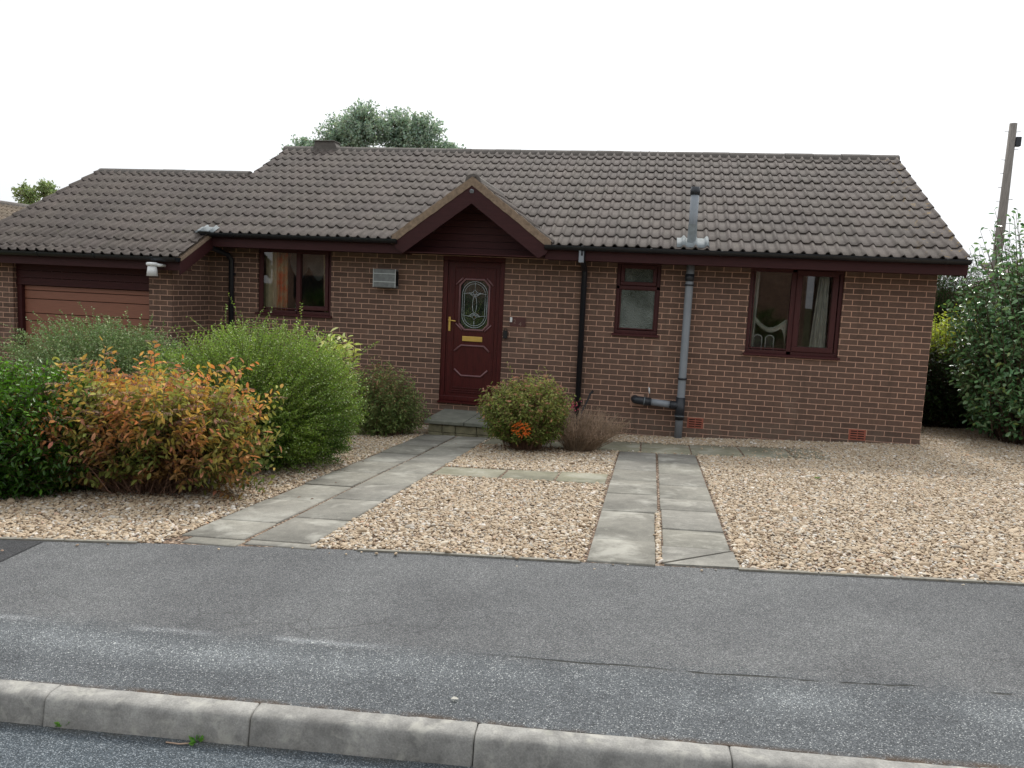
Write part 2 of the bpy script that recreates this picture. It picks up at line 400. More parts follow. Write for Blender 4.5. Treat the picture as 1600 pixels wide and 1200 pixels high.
# thin concrete edging between gravel and footway
ed = MB()
for a, b in zip(np.linspace(-9, 3, 27), np.linspace(-9, 3, 27)[1:]):
    if -6.55 < (a+b)/2 < -5.5 or -3.95 < (a+b)/2 < -2.95: continue
    p = [(a+.004, float(ye(a))-.02), (b-.004, float(ye(b))-.02), (b-.004, float(ye(b))+.012), (a+.004, float(ye(a))+.012)]
    z = [float(np.interp(q[0], XE, ZE)) for q in p]
    ed.add([(x, y, zz-.1) for (x, y), zz in zip(p, z)]+[(x, y, zz+.010) for (x, y), zz in zip(p, z)], [(4, 5, 6, 7), (0, 1, 5, 4), (1, 2, 6, 5), (2, 3, 7, 6), (3, 0, 4, 7)])
ed.build('path_edging', plain('edging_concrete', srgb(128,124,114), .9, var=.3, scale=30, bump=.4))['kind'] = 'structure'

# ---------------------------------------------------------------- house materials
def brick_mat(name, b1, b2, mortar):
    t = NT(name); sep = t.n('ShaderNodeSeparateXYZ'); t.l(t.co(), sep.inputs[0])
    comb = t.n('ShaderNodeCombineXYZ'); t.l(t.math('ADD', sep.outputs[0], sep.outputs[1]), comb.inputs[0]); t.l(t.math('ADD', sep.outputs[2], .13), comb.inputs[1])
    # slight waviness of the joints
    wob = t.noise(9, 2, out='Color'); wv = t.n('ShaderNodeVectorMath', operation='SUBTRACT'); t.l(wob, wv.inputs[0]); wv.inputs[1].default_value = (.5, .5, .5)
    ws = t.n('ShaderNodeVectorMath', operation='SCALE'); t.l(wv.outputs[0], ws.inputs[0]); ws.inputs[3].default_value = .006
    va = t.n('ShaderNodeVectorMath', operation='ADD'); t.l(comb.outputs[0], va.inputs[0]); t.l(ws.outputs[0], va.inputs[1])
    bt = t.n('ShaderNodeTexBrick'); t.l(va.outputs[0], bt.inputs['Vector']); bt.offset = .5
    bt.inputs['Scale'].default_value = 1; bt.inputs['Mortar Size'].default_value = .0052; bt.inputs['Mortar Smooth'].default_value = .25
    bt.inputs['Brick Width'].default_value = .225; bt.inputs['Row Height'].default_value = .075
    bt.inputs['Color1'].default_value = (0, 0, 0, 1); bt.inputs['Color2'].default_value = (1, 1, 1, 1); bt.inputs['Mortar'].default_value = (.5, .5, .5, 1)
    g = t.n('ShaderNodeSeparateColor'); t.l(bt.outputs['Color'], g.inputs[0])
    col = t.ramp(g.outputs[0], [(0, tuple(c*.84 for c in b1[:3])), (.09, tuple(c*.9 for c in b1[:3])), (.12, b1), (.45, tuple((p+q)/2 for p, q in zip(b1, b2))), (.86, b2), (.93, (b2[0]*1.12, b2[1]*1.06, b2[2]*1.0)), (1, tuple(c*1.15 for c in b2[:3]))])
    mid = t.noise(26, 5, .7); fine = t.noise(150, 4, .7); big = t.noise(.8, 4, .6)
    col = t.mixc(.75, col, t.ramp(mid, [(.3, (.74, .74, .76)), (.7, (1.2, 1.16, 1.12))]), 'MULTIPLY')
    col = t.mixc(.6, col, t.ramp(fine, [(.35, (.72, .72, .72)), (.65, (1.2, 1.2, 1.2))]), 'MULTIPLY')
    mo = t.mixc(.7, mortar, t.ramp(t.noise(60, 4, .7), [(.3, (.76, .76, .76)), (.7, (1.15, 1.15, 1.15))]), 'MULTIPLY')
    col = t.mixc(bt.outputs['Fac'], col, mo)
    col = t.mixc(.6, col, t.ramp(big, [(.3, (.86, .86, .88)), (.7, (1.12, 1.10, 1.06))]), 'MULTIPLY')
    # pale salts and splash marks low on the wall
    splash = t.math('MULTIPLY', t.mapr(sep.outputs[2], .28, -.1), t.mapr(t.noise(5, 4, .7), .38, .62))
    col = t.mixc(t.math('MULTIPLY', splash, .5), col, srgb(120, 112, 100))
    h = t.math('ADD', t.math('MULTIPLY', bt.outputs['Fac'], -1.0), t.math('MULTIPLY', fine, .35))
    vs = t.n('ShaderNodeMapping'); vs.inputs['Scale'].default_value = (6, 6, .7); t.l(t.co(), vs.inputs[0])
    col = t.mixc(t.math('MULTIPLY', t.mapr(t.noise(1, 4, .6, vs.outputs[0]), .56, .72), .35), col, srgb(70, 62, 54))      # rain streaks
    col = t.mixc(t.math('MULTIPLY', t.mapr(t.noise(1.6, 5, .7), .60, .72), .28), col, srgb(150, 134, 120))                 # faint salts
    t.bump(h, .8, .006)
    return t.setp(col, .88, spec=.25)
M_brick = brick_mat('brown_brick', srgb(103, 84, 74), srgb(111, 91, 80), srgb(208, 168, 146))

def tile_mat():
    t = NT('roof_tile'); tin = t.attr('tint')
    big = t.noise(1.1, 5, .6); mid = t.noise(16, 6, .7); fine = t.noise(120, 4, .7)
    col = t.ramp(mid, [(.25, srgb(78, 72, 68)), (.5, srgb(92, 85, 81)), (.75, srgb(106, 98, 93))])
    col = t.mixc(1, col, tin, 'MULTIPLY')
    col = t.mixc(.8, col, t.ramp(big, [(.3, (.82, .82, .84)), (.7, (1.12, 1.10, 1.06))]), 'MULTIPLY')
    col = t.mixc(.6, col, t.ramp(fine, [(.3, (.7, .7, .7)), (.7, (1.2, 1.2, 1.2))]), 'MULTIPLY')
    sep = t.n('ShaderNodeSeparateXYZ'); t.l(t.co(), sep.inputs[0])
    # ochre lichen near the exposed right-hand verge, grey-green specks elsewhere
    lm = t.math('MULTIPLY', t.mapr(t.noise(9, 4, .7), .60, .68), t.mapr(sep.outputs[0], -.55, .1))
    col = t.mixc(t.math('MULTIPLY', lm, .8), col, srgb(150, 122, 62))
    gm = t.math('MULTIPLY', t.mapr(t.noise(38, 3, .6), .66, .72), t.mapr(t.noise(.7, 3), .45, .6))
    col = t.mixc(t.math('MULTIPLY', gm, .5), col, srgb(150, 152, 134))
    mp = t.n('ShaderNodeMapping'); mp.inputs['Scale'].default_value = (5, .6, .6); t.l(t.co(), mp.inputs[0])
    col = t.mixc(t.math('MULTIPLY', t.mapr(t.noise(1, 5, .65, mp.outputs[0]), .52, .70), .45), col, srgb(60, 56, 50))     # run-off streaks
    col = t.mixc(t.math('MULTIPLY', t.mapr(t.noise(14, 4, .7), .63, .69), .5), col, srgb(98, 100, 70))                     # moss spots
    t.bump(t.math('ADD', fine, mid), .45, .004)
    return t.setp(col, .82, spec=.35)
M_tile = tile_mat()
M_mortar = plain('verge_mortar', srgb(132, 114, 96), .95, var=.3, scale=22, bump=.7)
M_ridge = plain('ridge_concrete', srgb(98, 93, 88), .9, var=.25, scale=14, bump=.5)
M_fascia = plain('rosewood_fascia', srgb(58, 29, 30), .6, spec=.25, var=.22, scale=7, stretch=(1, 1, 9))
M_fasciad = plain('dark_rosewood_boarding', srgb(64, 30, 30), .6, spec=.25, var=.25, scale=6, stretch=(1, 1, 14))
M_wframe = plain('rosewood_frame', srgb(68, 32, 32), .5, spec=.3, var=.2, scale=8, stretch=(6, 6, 1))
M_door = plain('mahogany_door', srgb(70, 24, 23), .42, spec=.3, var=.35, scale=14, stretch=(5, 5, .5))
M_doorm = plain('door_moulding', srgb(122, 86, 88), .35, var=.15)
M_gutter = plain('black_gutter', srgb(26, 30, 35), .32, var=.15, spec=.5)
M_pipe = plain('black_pipe', srgb(22, 26, 34), .38, var=.2)
M_grey = plain('grey_plastic', srgb(132, 139, 146), .42, var=.12, scale=5, stretch=(1, 1, .6))
M_greyd = plain('dark_collar', srgb(40, 44, 50), .4, var=.15)
M_lead = plain('pale_lead', srgb(122, 129, 131), .8, metal=.0, var=.25, scale=12, bump=.4)
M_zinc = plain('galvanised_metal', srgb(118, 122, 122), .5, metal=.3, var=.25, scale=18, bump=.25)
M_brass = plain('brass', srgb(214, 180, 96), .38, metal=.45, var=.12)
M_white = plain('white_plastic', srgb(222, 224, 224), .4, var=.05)
M_terra = plain('terracotta', srgb(158, 92, 74), .85, var=.2, scale=20, bump=.3)
M_black = plain('black_rubber', srgb(16, 16, 18), .5)
M_void = plain('vent_dark', (.004, .004, .004, 1), .9)
M_lrender = plain('made_good_mortar', srgb(170, 138, 120), .95, var=.2, scale=20, bump=.5)
M_gdoor = plain('tan_garage_door', srgb(138, 90, 70), .5, var=.12, scale=5, stretch=(1, 1, 12))
M_room = plain('room_plaster', srgb(196, 176, 152), .9)
M_rfloor = plain('room_carpet', srgb(140, 122, 100), .95)
M_stone = plain('step_stone', srgb(132, 128, 104), .92, var=.35, scale=12, bump=.7)

def glass_mat(name, rough=0.0, tint=(1, 1, 1, 1), trans=.9):
    m = bpy.data.materials.new(name); m.use_nodes = True; t = m.node_tree; t.nodes.clear()
    out = t.nodes.new('ShaderNodeOutputMaterial'); mix = t.nodes.new('ShaderNodeMixShader'); fr = t.nodes.new('ShaderNodeFresnel'); fr.inputs[0].default_value = 1.9
    tr = t.nodes.new('ShaderNodeBsdfTransparent'); tr.inputs[0].default_value = tint; gl = t.nodes.new('ShaderNodeBsdfGlossy'); gl.inputs['Roughness'].default_value = rough
    t.links.new(fr.outputs[0], mix.inputs[0]); t.links.new(tr.outputs[0], mix.inputs[1]); t.links.new(gl.outputs[0], mix.inputs[2]); t.links.new(mix.outputs[0], out.inputs[0])
    return m
M_glass = glass_mat('window_glass', .01, (.94, .96, .95, 1))
def frosted():
    t = NT('obscure_glass'); v = t.voro(55, 'Distance'); n = t.noise(90, 3, .6); g = t.noise(2.2, 3)
    col = t.ramp(g, [(.35, srgb(62, 70, 62)), (.6, srgb(104, 112, 106))])
    t.bump(t.math('ADD', v, t.math('MULTIPLY', n, .6)), .9, .012)
    return t.setp(col, .22, spec=.45)
M_frost = frosted()

# ---------------------------------------------------------------- bungalow
H = empty('bungalow', (-5, 0, 0), 'single-storey brown brick bungalow with dark red porch gable, tiled roof and garage on its left', 'bungalow')

def wall_panel(x0, x1, z0, z1, y, holes, depth=.10):
    """front wall facing -Y with openings and their reveals"""
    mb = MB(); X = sorted({x0, x1, *[h[0] for h in holes], *[h[1] for h in holes]}); Z = sorted({z0, z1, *[h[2] for h in holes], *[h[3] for h in holes]})
    for a, b in zip(X, X[1:]):
        for c, d in zip(Z, Z[1:]):
            m = ((a+b)/2, (c+d)/2)
            if any(h[0] < m[0] < h[1] and h[2] < m[1] < h[3] for h in holes): continue
            mb.add([(a, y, c), (b, y, c), (b, y, d), (a, y, d)], [(0, 1, 2, 3)])
    for h in holes:
        a, b, c, d = h
        mb.add([(a, y, c), (a, y+depth, c), (a, y+depth, d), (a, y, d)], [(0, 1, 2, 3)])
        mb.add([(b, y, c), (b, y+depth, c), (b, y+depth, d), (b, y, d)], [(3, 2, 1, 0)])
        mb.add([(a, y, d), (b, y, d), (b, y+depth, d), (a, y+depth, d)], [(3, 2, 1, 0)])
        mb.add([(a, y, c), (b, y, c), (b, y+depth, c), (a, y+depth, c)], [(0, 1, 2, 3)])
    return mb
W1 = (-9.54, -8.36, 1.275, 2.27); W2 = (-4.14, -3.535, 1.255, 2.27); W3 = (-2.343, -1.135, 1.085, 2.27); DR = (-6.645, -5.728, .13, 2.27)
HX0, HX1, HY1 = -10.36, 0.0, 6.5
ZT = 2.30
mb = wall_panel(HX0, HX1, -.6, ZT, 0, [W1, W2, W3, DR])
def gable_end(mb, x, y0, y1, z0, ze_, yr, zr):
    mb.add([(x, y0, z0), (x, y1, z0), (x, y1, ze_), (x, yr, zr), (x, y0, ze_)], [(0, 1, 2, 3, 4)])
gable_end(mb, HX1, 0, HY1, -.6, ZT, 3.25, 4.12); gable_end(mb, HX0, 0, HY1, -.6, ZT, 3.25, 4.12)
mb.add([(HX0, HY1, -.6), (HX1, HY1, -.6), (HX1, HY1, ZT), (HX0, HY1, ZT)], [(0, 1, 2, 3)])
mb.build('wall', M_brick, H)
# garage part of the house
GX0, GY = -13.3, -.93
mb = wall_panel(GX0, HX0, -.9, 1.93, GY, [(-12.95, -10.72, -.9, 1.90)], .12)
mb.add([(HX0, GY, -.9), (HX0, 0, -.9), (HX0, 0, 2.36), (HX0, GY, 1.93)], [(0, 1, 2, 3)])
gable_end(mb, GX0, GY, 4.77, -.9, 1.93, 1.92, 3.45)
mb.add([(GX0, 4.77, -.9), (HX0, 4.77, -.9), (HX0, 4.77, 1.93), (GX0, 4.77, 1.93)], [(0, 1, 2, 3)])
mb.build('garage_wall', M_brick, H)
# dry interior so the windows look into rooms
mb = MB(); a, b, y0, y1, z0, z1 = -10.2, -.15, .105, 3.4, .14, 2.29
mb.add([(a, y1, z0), (b, y1, z0), (b, y1, z1), (a, y1, z1)], [(0, 1, 2, 3)])
for x in (a, -6.8, -4.5, -3.2, b): mb.add([(x, y0, z0), (x, y1, z0), (x, y1, z1), (x, y0, z1)], [(0, 1, 2, 3)])
mb.add([(a, y0, z1), (b, y0, z1), (b, y1, z1), (a, y1, z1)], [(0, 1, 2, 3)])
mb.build('inner_wall', M_room, H)
MB().add([(a, y0, z0), (b, y0, z0), (b, y1, z0), (a, y1, z0)], [(0, 1, 2, 3)]).build('room_floor', M_rfloor, H)

# roof: plane z = 2.44 + (y + .46)/2 ; courses of double-roll tiles as real relief
Y0, Z0, SL_, CL = -.46, 2.44, .5, 1/math.sqrt(1.25)
GA = 4.148/12
UV, NV = np.array([0, CL, CL*.5]), np.array([0, -CL*.5, CL])
def roll(u):
    ph = np.mod(u/.15, 1.0)
    return np.where(ph < .40, .034*np.sin(np.pi*np.clip(ph, 0, .40)/.40)**.7, -.002*np.sin((ph-.40)/.60*np.pi))
def tile_patch(acc, x0, x1, v0, v1, org, U, Vd, N, cols=10, skip=None):
    """one course of tiles between x0..x1 along U, v0..v1 up the slope"""
    n = max(2, int(round((x1-x0)/.15*cols))); u = np.linspace(x0, x1, n+1); h = roll(u)
    tile = np.floor(u/.30+.5*0).astype(int)
    r1 = np.random.default_rng(abs(int(v0*1000))+17); jit = r1.normal(0, .0022, 400); tn = np.clip(r1.normal(1, .05, 400), .7, 1.25); ti = np.abs(tile) % 400
    lip = .022+jit[ti]; sag = .004*np.sin(u*1.3)+.003*np.sin(u*3.1+1)
    vj = r1.normal(0, .003, 400)[ti]
    rows = [(v0+vj, h+lip-.020), (v0-.004+vj, h+lip-.004), (v0+.004+vj, h+lip), (v0*.5+v1*.5+0*vj, h+lip*.5+.002), (v1+.05+0*vj, h*1.0+0*lip)]
    base = sum(len(a) for a in acc[0]); pts = []
    for vv, hh in rows:
        P = org[None, :]+u[:, None]*U[None, :]+np.asarray(vv)[:, None]*Vd[None, :]+(hh+sag)[:, None]*N[None, :]; pts.append(P)
    V = np.concatenate(pts); acc[0].append(V); m = n+1
    tint = tn[ti]; tc = np.stack([tint, tint*(.985+.02*(ti % 3)/2), tint*(.98)], -1); acc[2].append(np.tile(tc, (len(rows), 1)))
    idx = np.arange(n)
    if skip is not None: idx = idx[~skip(u[:-1])]
    for k in range(len(rows)-1):
        a = base+k*m+idx; acc[1].append(np.stack([a, a+1, a+m+1, a+m], -1))
acc = ([], [], []); ORG = np.array([0, Y0, Z0]); UX = np.array([1., 0, 0])
GRV = (1.92+.46)/CL; VE = (-1.23+.46)/CL
PA, PZ, PS = -6.14, 3.28, .735       # porch apex x, ridge z, slope
def in_gable(v1):
    zt = Z0+v1*CL*.5
    return lambda u: (zt+.01 < PZ-.10-PS*np.abs(u+.01-PA)) & (np.abs(u+.01-PA) < 1.12)
for i in range(12):
    v0, v1 = i*GA, (i+1)*GA
    tile_patch(acc, -10.70, .20, v0, v1, ORG, UX, UV, NV, skip=in_gable(v1))
    if v0 < GRV: tile_patch(acc, -13.62, -10.70, v0, min(v1, GRV-.05), ORG, UX, UV, NV)
for v0, v1 in ((VE, -2*GA), (-2*GA, -GA), (-GA, 0)):
    tile_patch(acc, -13.62, -10.02, v0, v1, ORG, UX, UV, NV)
roof = np_mesh('roof', np.concatenate(acc[0]), np.concatenate(acc[1]), M_tile, H, smooth=True, attrs={'tint': np.concatenate(acc[2])})
m = roof.modifiers.new('edges', 'EDGE_SPLIT'); m.split_angle = R(50)
# the back slopes and the roof deck
mb = MB()
def deck(x0, x1, ya, yr, zr, yb): 
    za = zr-(yr-ya)*.5; zb = zr-(yb-yr)*.5
    mb.prism([(ya, za), (yr, zr), (yb, zb), (yb, zb-.06), (yr, zr-.06), (ya, za-.06)], x0, x1, 'x')
deck(-10.68, -7.35, -.44, 3.25, 4.265, 6.96); deck(-7.35, -4.93, 1.15, 3.25, 4.265, 6.96); deck(-4.93, .18, -.44, 3.25, 4.265, 6.96)
deck(-13.60, -10.70, -1.2, 1.92, 3.60, 5.04)
mb.prism([(-1.2, 2.04), (-.45, 2.415), (-.45, 2.355), (-1.2, 1.98)], -10.70, -10.04, 'x')
dk = mb.build('roof_deck', M_tile, H); at = dk.data.attributes.new('tint', 'FLOAT_COLOR', 'POINT'); at.data.foreach_set('color', [1.0]*(4*len(dk.data.vertices)))

# ridges: lengths of half-round concrete with mortared joints
def ridge(x0, x1, y, z, parent):
    mb = MB(); n = int(round((x1-x0)/.45)); L = (x1-x0)/n
    for k in range(n):
        a, b = x0+k*L+.003, x0+(k+1)*L-.003; dz = random.uniform(-.004, .004); rr = .118
        pts = [(y+rr*math.cos(t)*1.15, z+dz+rr*math.sin(t)) for t in [math.pi*j/9 for j in range(10)]]
        mb.prism([(y+rr*1.15, z-.05)]+pts+[(y-rr*1.15, z-.05)], a, b, 'x')
    return mb.build('ridge_tile', M_ridge, parent)
ridge(-10.72, .235, 3.25, 4.225, roof); ridge(-13.64, -10.71, 1.92, 3.555, roof)
# louvred ridge terminal
mb = MB(); mb.prism([(-10.13, 4.24), (-9.60, 4.24), (-9.70, 4.43), (-10.07, 4.43)], 3.13, 3.37, 'y'); mb.box(-10.10, -9.67, 3.10, 3.40, 4.415, 4.435)
mb.build('ridge_vent', M_ridge, roof, bevel=.012)
# verge mortar down the exposed gable ends
def slope_strip(mb, x0, x1, ya, yb, dz0, dz1):
    mb.prism([(ya, Z0+(ya-Y0)*.5+dz0), (yb, Z0+(yb-Y0)*.5+dz0), (yb, Z0+(yb-Y0)*.5+dz1), (ya, Z0+(ya-Y0)*.5+dz1)], x0, x1, 'x')
for a_ in ((.10, .196, -.44, 3.2, -.045, -.005), (-13.61, -13.52, -1.2, 1.9, -.045, -.005), (-10.11, -10.022, -1.22, -.47, -.055, .0), (-10.69, -10.62, 1.95, 3.2, -.045, -.005)):
    mb = MB(); slope_strip(mb, *a_); mb.build('verge_mortar', M_mortar, roof)
# barge boards
for a_ in ((.17, .19, -.44, 3.2, -.23, -.046), (-13.60, -13.58, -1.2, 1.9, -.23, -.046), (-10.045, -10.025, -1.235, -.43, -.235, -.056), (-10.68, -10.66, 1.95, 3.2, -.23, -.046)):
    mb = MB(); slope_strip(mb, *a_); mb.build('barge_board', M_fascia, H)
# fascia and soffit
MB().box(-10.02, -7.12, -.452, -.43, 2.255, 2.40).build('fascia', M_fascia, H); MB().box(-13.58, -10.05, -1.222, -1.20, 1.875, 2.02).build('fascia', M_fascia, H)
MB().box(-5.10, .195, -.452, -.43, 2.255, 2.42).box(.165, .194, -.4295, .0, 2.256, 2.40).build('fascia', M_fascia, H)
for a_ in ((-10.02, -7.12, -.43, -.001, 2.262, 2.275), (-7.12, -5.10, -.43, -.03, 2.277, 2.288), (-5.10, .165, -.43, -.001, 2.262, 2.275), (-13.58, -10.05, -1.20, GY-.001, 1.882, 1.895)): MB().box(*a_).build('soffit', M_fasciad, H)
mb = MB(); mb.add([(-10.36, -1.2, 1.885), (-10.05, -1.2, 1.885), (-10.05, -.43, 2.262), (-10.36, -.43, 2.262)], [(0, 1, 2, 3)])
mb.build('soffit', M_fasciad, H)
# gutters: half-round with brackets
def gutter(x0, x1, y, z, r=.062):
    mb = MB(); pts = [(y+r*math.cos(t), z+r*math.sin(t)) for t in [math.pi+math.pi*j/10 for j in range(11)]]
    inn = [(y+(r-.005)*math.cos(t), z+(r-.005)*math.sin(t)) for t in [2*math.pi-math.pi*j/10 for j in range(11)]]
    mb.prism(pts+inn, x0, x1, 'x')
    for x in (x0, x1-.006): mb.prism(pts, x, x+.006, 'x')
    x = x0+.5
    while x < x1:
        o_ = [(y+(r+.005)*math.cos(t), z+(r+.005)*math.sin(t)) for t in [math.pi+math.pi*j/10 for j in range(11)]]
        mb.prism(o_+[(y+r, z+.004), (y-r, z+.004)], x, x+.025, 'x'); x += .9
    return mb.build('gutter', M_gutter, H)
gutter(-10.16, -7.18, -.515, 2.448); gutter(-5.10, .19, -.515, 2.442); gutter(-13.60, -10.03, -1.285, 2.048)

# porch gable with its own small tiled roof
P = tag(bpy.data.objects.new('porch_gable', None), None); C.objects.link(P); P.parent = H; P.location = (0, 0, 0)
P.location = (0, 0, 0)
acc = ([], [], []); sl = 1/math.sqrt(1+PS*PS); ln = 1.13/sl; nc = 4; ga = ln/nc
for side in (-1, 1):
    Vd = np.array([-side*sl, 0, PS*sl]); N = np.array([side*PS*sl, 0, sl]); U = np.array([0, 1., 0])
    org = np.array([PA+side*1.13, 0, PZ-PS*1.13+.02])
    for i in range(nc):
        # how far back this course runs before it meets the main roof
        xb = PA+side*(1.13-(i+1)*ga*sl); zc = PZ-PS*abs(xb-PA); yb = Y0+(zc-Z0)/.5
        tile_patch(acc, -.50, max(-.3, yb+.12), i*ga, (i+1)*ga, org, U, Vd, N)
pr = np_mesh('porch_roof', np.concatenate(acc[0]), np.concatenate(acc[1]), M_tile, P, smooth=True, attrs={'tint': np.concatenate(acc[2])})
m = pr.modifiers.new('edges', 'EDGE_SPLIT'); m.split_angle = R(50)
mb = MB(); rr = .09
for k in range(4):
    a = -.47+k*.43; pts = [(PA+rr*1.2*math.cos(t), PZ-.005+rr*math.sin(t)) for t in [math.pi*j/8 for j in range(9)]]; mb.prism([(PA+rr*1.2, PZ-.06)]+pts+[(PA-rr*1.2, PZ-.06)], a, a+.425, 'y')
mb.build('ridge_tile', M_ridge, P)
def gslope(mb, t0, t1, y0, y1, xo=1.12, xi=0.0):
    for s in (-1, 1):
        mb.prism([(PA+s*xi, PZ+t0-PS*xi), (PA+s*xo, PZ+t0-PS*xo), (PA+s*xo, PZ+t1-PS*xo), (PA+s*xi, PZ+t1-PS*xi)], y0, y1, 'y')
mb = MB()
for s in (-1, 1):            # ragged mortar bedding seen edge-on under the porch tiles
    n = 26; top = []; bot = []
    for k in range(n+1):
        x = 1.12*k/n; top.append((PA+s*x, PZ+.045-PS*x+random.uniform(-.006, .006))); bot.append((PA+s*x, PZ-.075-PS*x+random.uniform(-.004, .004)))
    for k in range(n): mb.prism([bot[k], bot[k+1], top[k+1], top[k]], -.515, -.44, 'y')
mb.build('verge_mortar', M_mortar, P)
mb = MB()
for s in (-1, 1):
    mb.prism([(PA, PZ-.072), (PA+s*1.09, PZ-.072-PS*1.09), (PA+s*1.06, PZ-.175-PS*1.06), (PA+s*.955, 2.262), (PA, PZ-.315)][::1], -.505, -.48, 'y')
mb.build('barge_board', M_fascia, P)
mb = MB(); gslope(mb, -.10, -.06, -.48, 1.2, 1.08); mb.build('porch_soffit', M_fasciad, P)
# horizontal boarding in the gable
mb = MB(); z = 2.29
while z < PZ-.12:
    z2 = min(z+.098, PZ-.11); hw = (PZ-.09-z)/PS; hw2 = max(.004, (PZ-.09-z2)/PS)
    mb.prism([(PA-hw, z), (PA+hw, z), (PA+hw2, z2-.006), (PA-hw2, z2-.006)], -.045, -.02, 'y'); z += .098
mb.build('boarding', M_fasciad, P)
MB().prism([(PA-1.1, 2.285), (PA+1.1, 2.285), (PA, PZ-.06)], -.019, .06, 'y').build('boarding_back', M_black, P)
MB().box(PA-1.02, PA+1.02, -.06, -.0461, 2.28, 2.345).build('boarding_base', M_fasciad, P)
MB().tube([(PA+.0, -.508, PZ-.15), (PA+.0, -.52, PZ-.16)], .03, 14).build('bracket_cap', M_grey, P)
MB().box(PA-.012, PA+.012, -.055, -.046, 2.93, 3.05).build('hanging_bracket', M_grey, P)

# windows ---------------------------------------------------------
def rframe(mb, x0, x1, z0, z1, wd, y0, y1):
    mb.box(x0, x1, y0, y1, z0, z0+wd); mb.box(x0, x1, y0, y1, z1-wd, z1); mb.box(x0, x0+wd, y0, y1, z0+wd, z1-wd); mb.box(x1-wd, x1, y0, y1, z0+wd, z1-wd)
def window(rect, panes, label, casements=(), mull=(), frost=False):
    x0, x1, z0, z1 = rect
    f = MB(); rframe(f, x0, x1, z0+.03, z1, .05, .035, .10)
    for a in mull: f.box(a[0], a[1], .035, .10, a[2], a[3])
    # beads right round each pane
    for (a, b, c, d) in panes:
        f.box(a-.02, b+.02, .045, .085, c-.02, c); f.box(a-.02, b+.02, .045, .085, d, d+.02); f.box(a-.02, a, .045, .085, c, d); f.box(b, b+.02, .045, .085, c, d)
    fo = f.build('window', M_wframe, H, label, bevel=.005)
    for (a, b, c, d) in panes:
        MB().add([(a-.01, .062, c-.01), (b+.01, .062, c-.01), (b+.01, .062, d+.01), (a-.01, .062, d+.01)], [(0, 1, 2, 3)]).build('pane', M_frost if frost else M_glass, fo)
    for (a, b, c, d, ww) in casements:
        m_ = MB(); rframe(m_, a, b, c, d, ww, .018, .06); m_.build('casement', M_wframe, fo, bevel=.006)
    MB().prism([(-.045, z0), (.12, z0), (.12, z0+.032), (-.03, z0+.032), (-.045, z0+.02)], x0-.025, x1+.025, 'x').build('sill', M_wframe, fo, bevel=.003)
    return fo
window(W1, [(-9.475, -8.935, 1.39, 2.235), (-8.855, -8.475, 1.44, 2.235)], 'window with an orange curtain left of the front door', [(-8.915, -8.415, 1.375, 2.265, .055)], [(-8.935, -8.905, 1.30, 2.27)])
window(W2, [(-4.03, -3.645, 2.01, 2.19), (-4.065, -3.605, 1.365, 1.895)], 'small obscured window with a top light', [(-4.085, -3.59, 1.96, 2.245, .05)], [(-4.14, -3.535, 1.905, 1.955)], frost=True)
window(W3, [(-2.265, -1.80, 1.195, 2.225), (-1.655, -1.275, 1.235, 2.19)], 'larger two-pane window at the right end', [(-1.735, -1.20, 1.165, 2.255, .07)], [(-1.80, -1.735, 1.115, 2.27)])

# door ------------------------------------------------------------
D = MB(); x0, x1, z0, z1 = DR
rframe(D, x0, x1, z0+.03, z1, .07, .02, .10)
df = D.build('door_frame', M_door, H, bevel=.006)
MB().prism([(-.05, z0), (.1, z0), (.1, z0+.035), (-.05, z0+.02)], x0-.01, x1+.01, 'x').build('threshold', M_door, df)
oct_ = [(-6.385, 1.30), (-6.305, 1.215), (-6.03, 1.215), (-5.95, 1.30), (-5.95, 1.86), (-6.03, 1.945), (-6.305, 1.945), (-6.385, 1.86)]
lx0, lx1, lz0, lz1 = -6.57, -5.795, .205, 2.195
dl = MB()   # leaf as a plate with an octagonal opening
yl, yb = .032, .075
rect8 = [(lx0, 1.30), (-6.305, lz0), (-6.03, lz0), (lx1, 1.30), (lx1, 1.86), (-6.03, lz1), (-6.305, lz1), (lx0, 1.86)]
O = len(oct_)
vs = [(p[0], yl, p[1]) for p in oct_]+[(p[0], yl, p[1]) for p in rect8]+[(lx0, yl, lz0), (lx1, yl, lz0), (lx1, yl, lz1), (lx0, yl, lz1)]
fs = [(1, 9, 10, 2), (3, 11, 12, 4), (5, 13, 14, 6), (7, 15, 8, 0), (0, 8, 16, 9, 1), (2, 10, 17, 11, 3), (4, 12, 18, 13, 5), (6, 14, 19, 15, 7)]
dl.add(vs, fs)
dl.add([(p[0], yl, p[1]) for p in oct_]+[(p[0], yb, p[1]) for p in oct_], [(i, (i+1) % 8, (i+1) % 8+8, i+8) for i in range(8)])
# raised inner edge strip round the leaf
dob = dl.build('door', M_door, H, 'mahogany red front door with a leaded oval light and brass letterbox')
m_ = MB(); rframe(m_, lx0+.095, lx1-.065, .315, 2.115, .014, .020, .0315); rframe(m_, lx0+.01, lx1-.01, lz0+.01, lz1-.01, .012, .024, .0315); m_.box(lx0+.06, lx1-.06, .018, .0315, .285, .30); m_.box(lx0+.10, lx1-.10, .018, .0315, .352, .366)
m_.build('door_panel', M_door, dob, bevel=.003)
MB().add([(p[0], .055, p[1]) for p in oct_], [tuple(range(8))]).build('glass_pane', None or M_glass, dob)
MB().box(-6.40, -5.93, .07, .072, 1.20, 1.96).build('glass_back', M_frost, dob)
mo = MB()
def mould(mb, pts, y=.018, r=.011, close=False):
    P_ = [(p[0], y, p[1]) for p in pts]
    if close: P_.append(P_[0])
    mb.tube(P_, r, 8)
mould(mo, oct_, .026, .016, True)
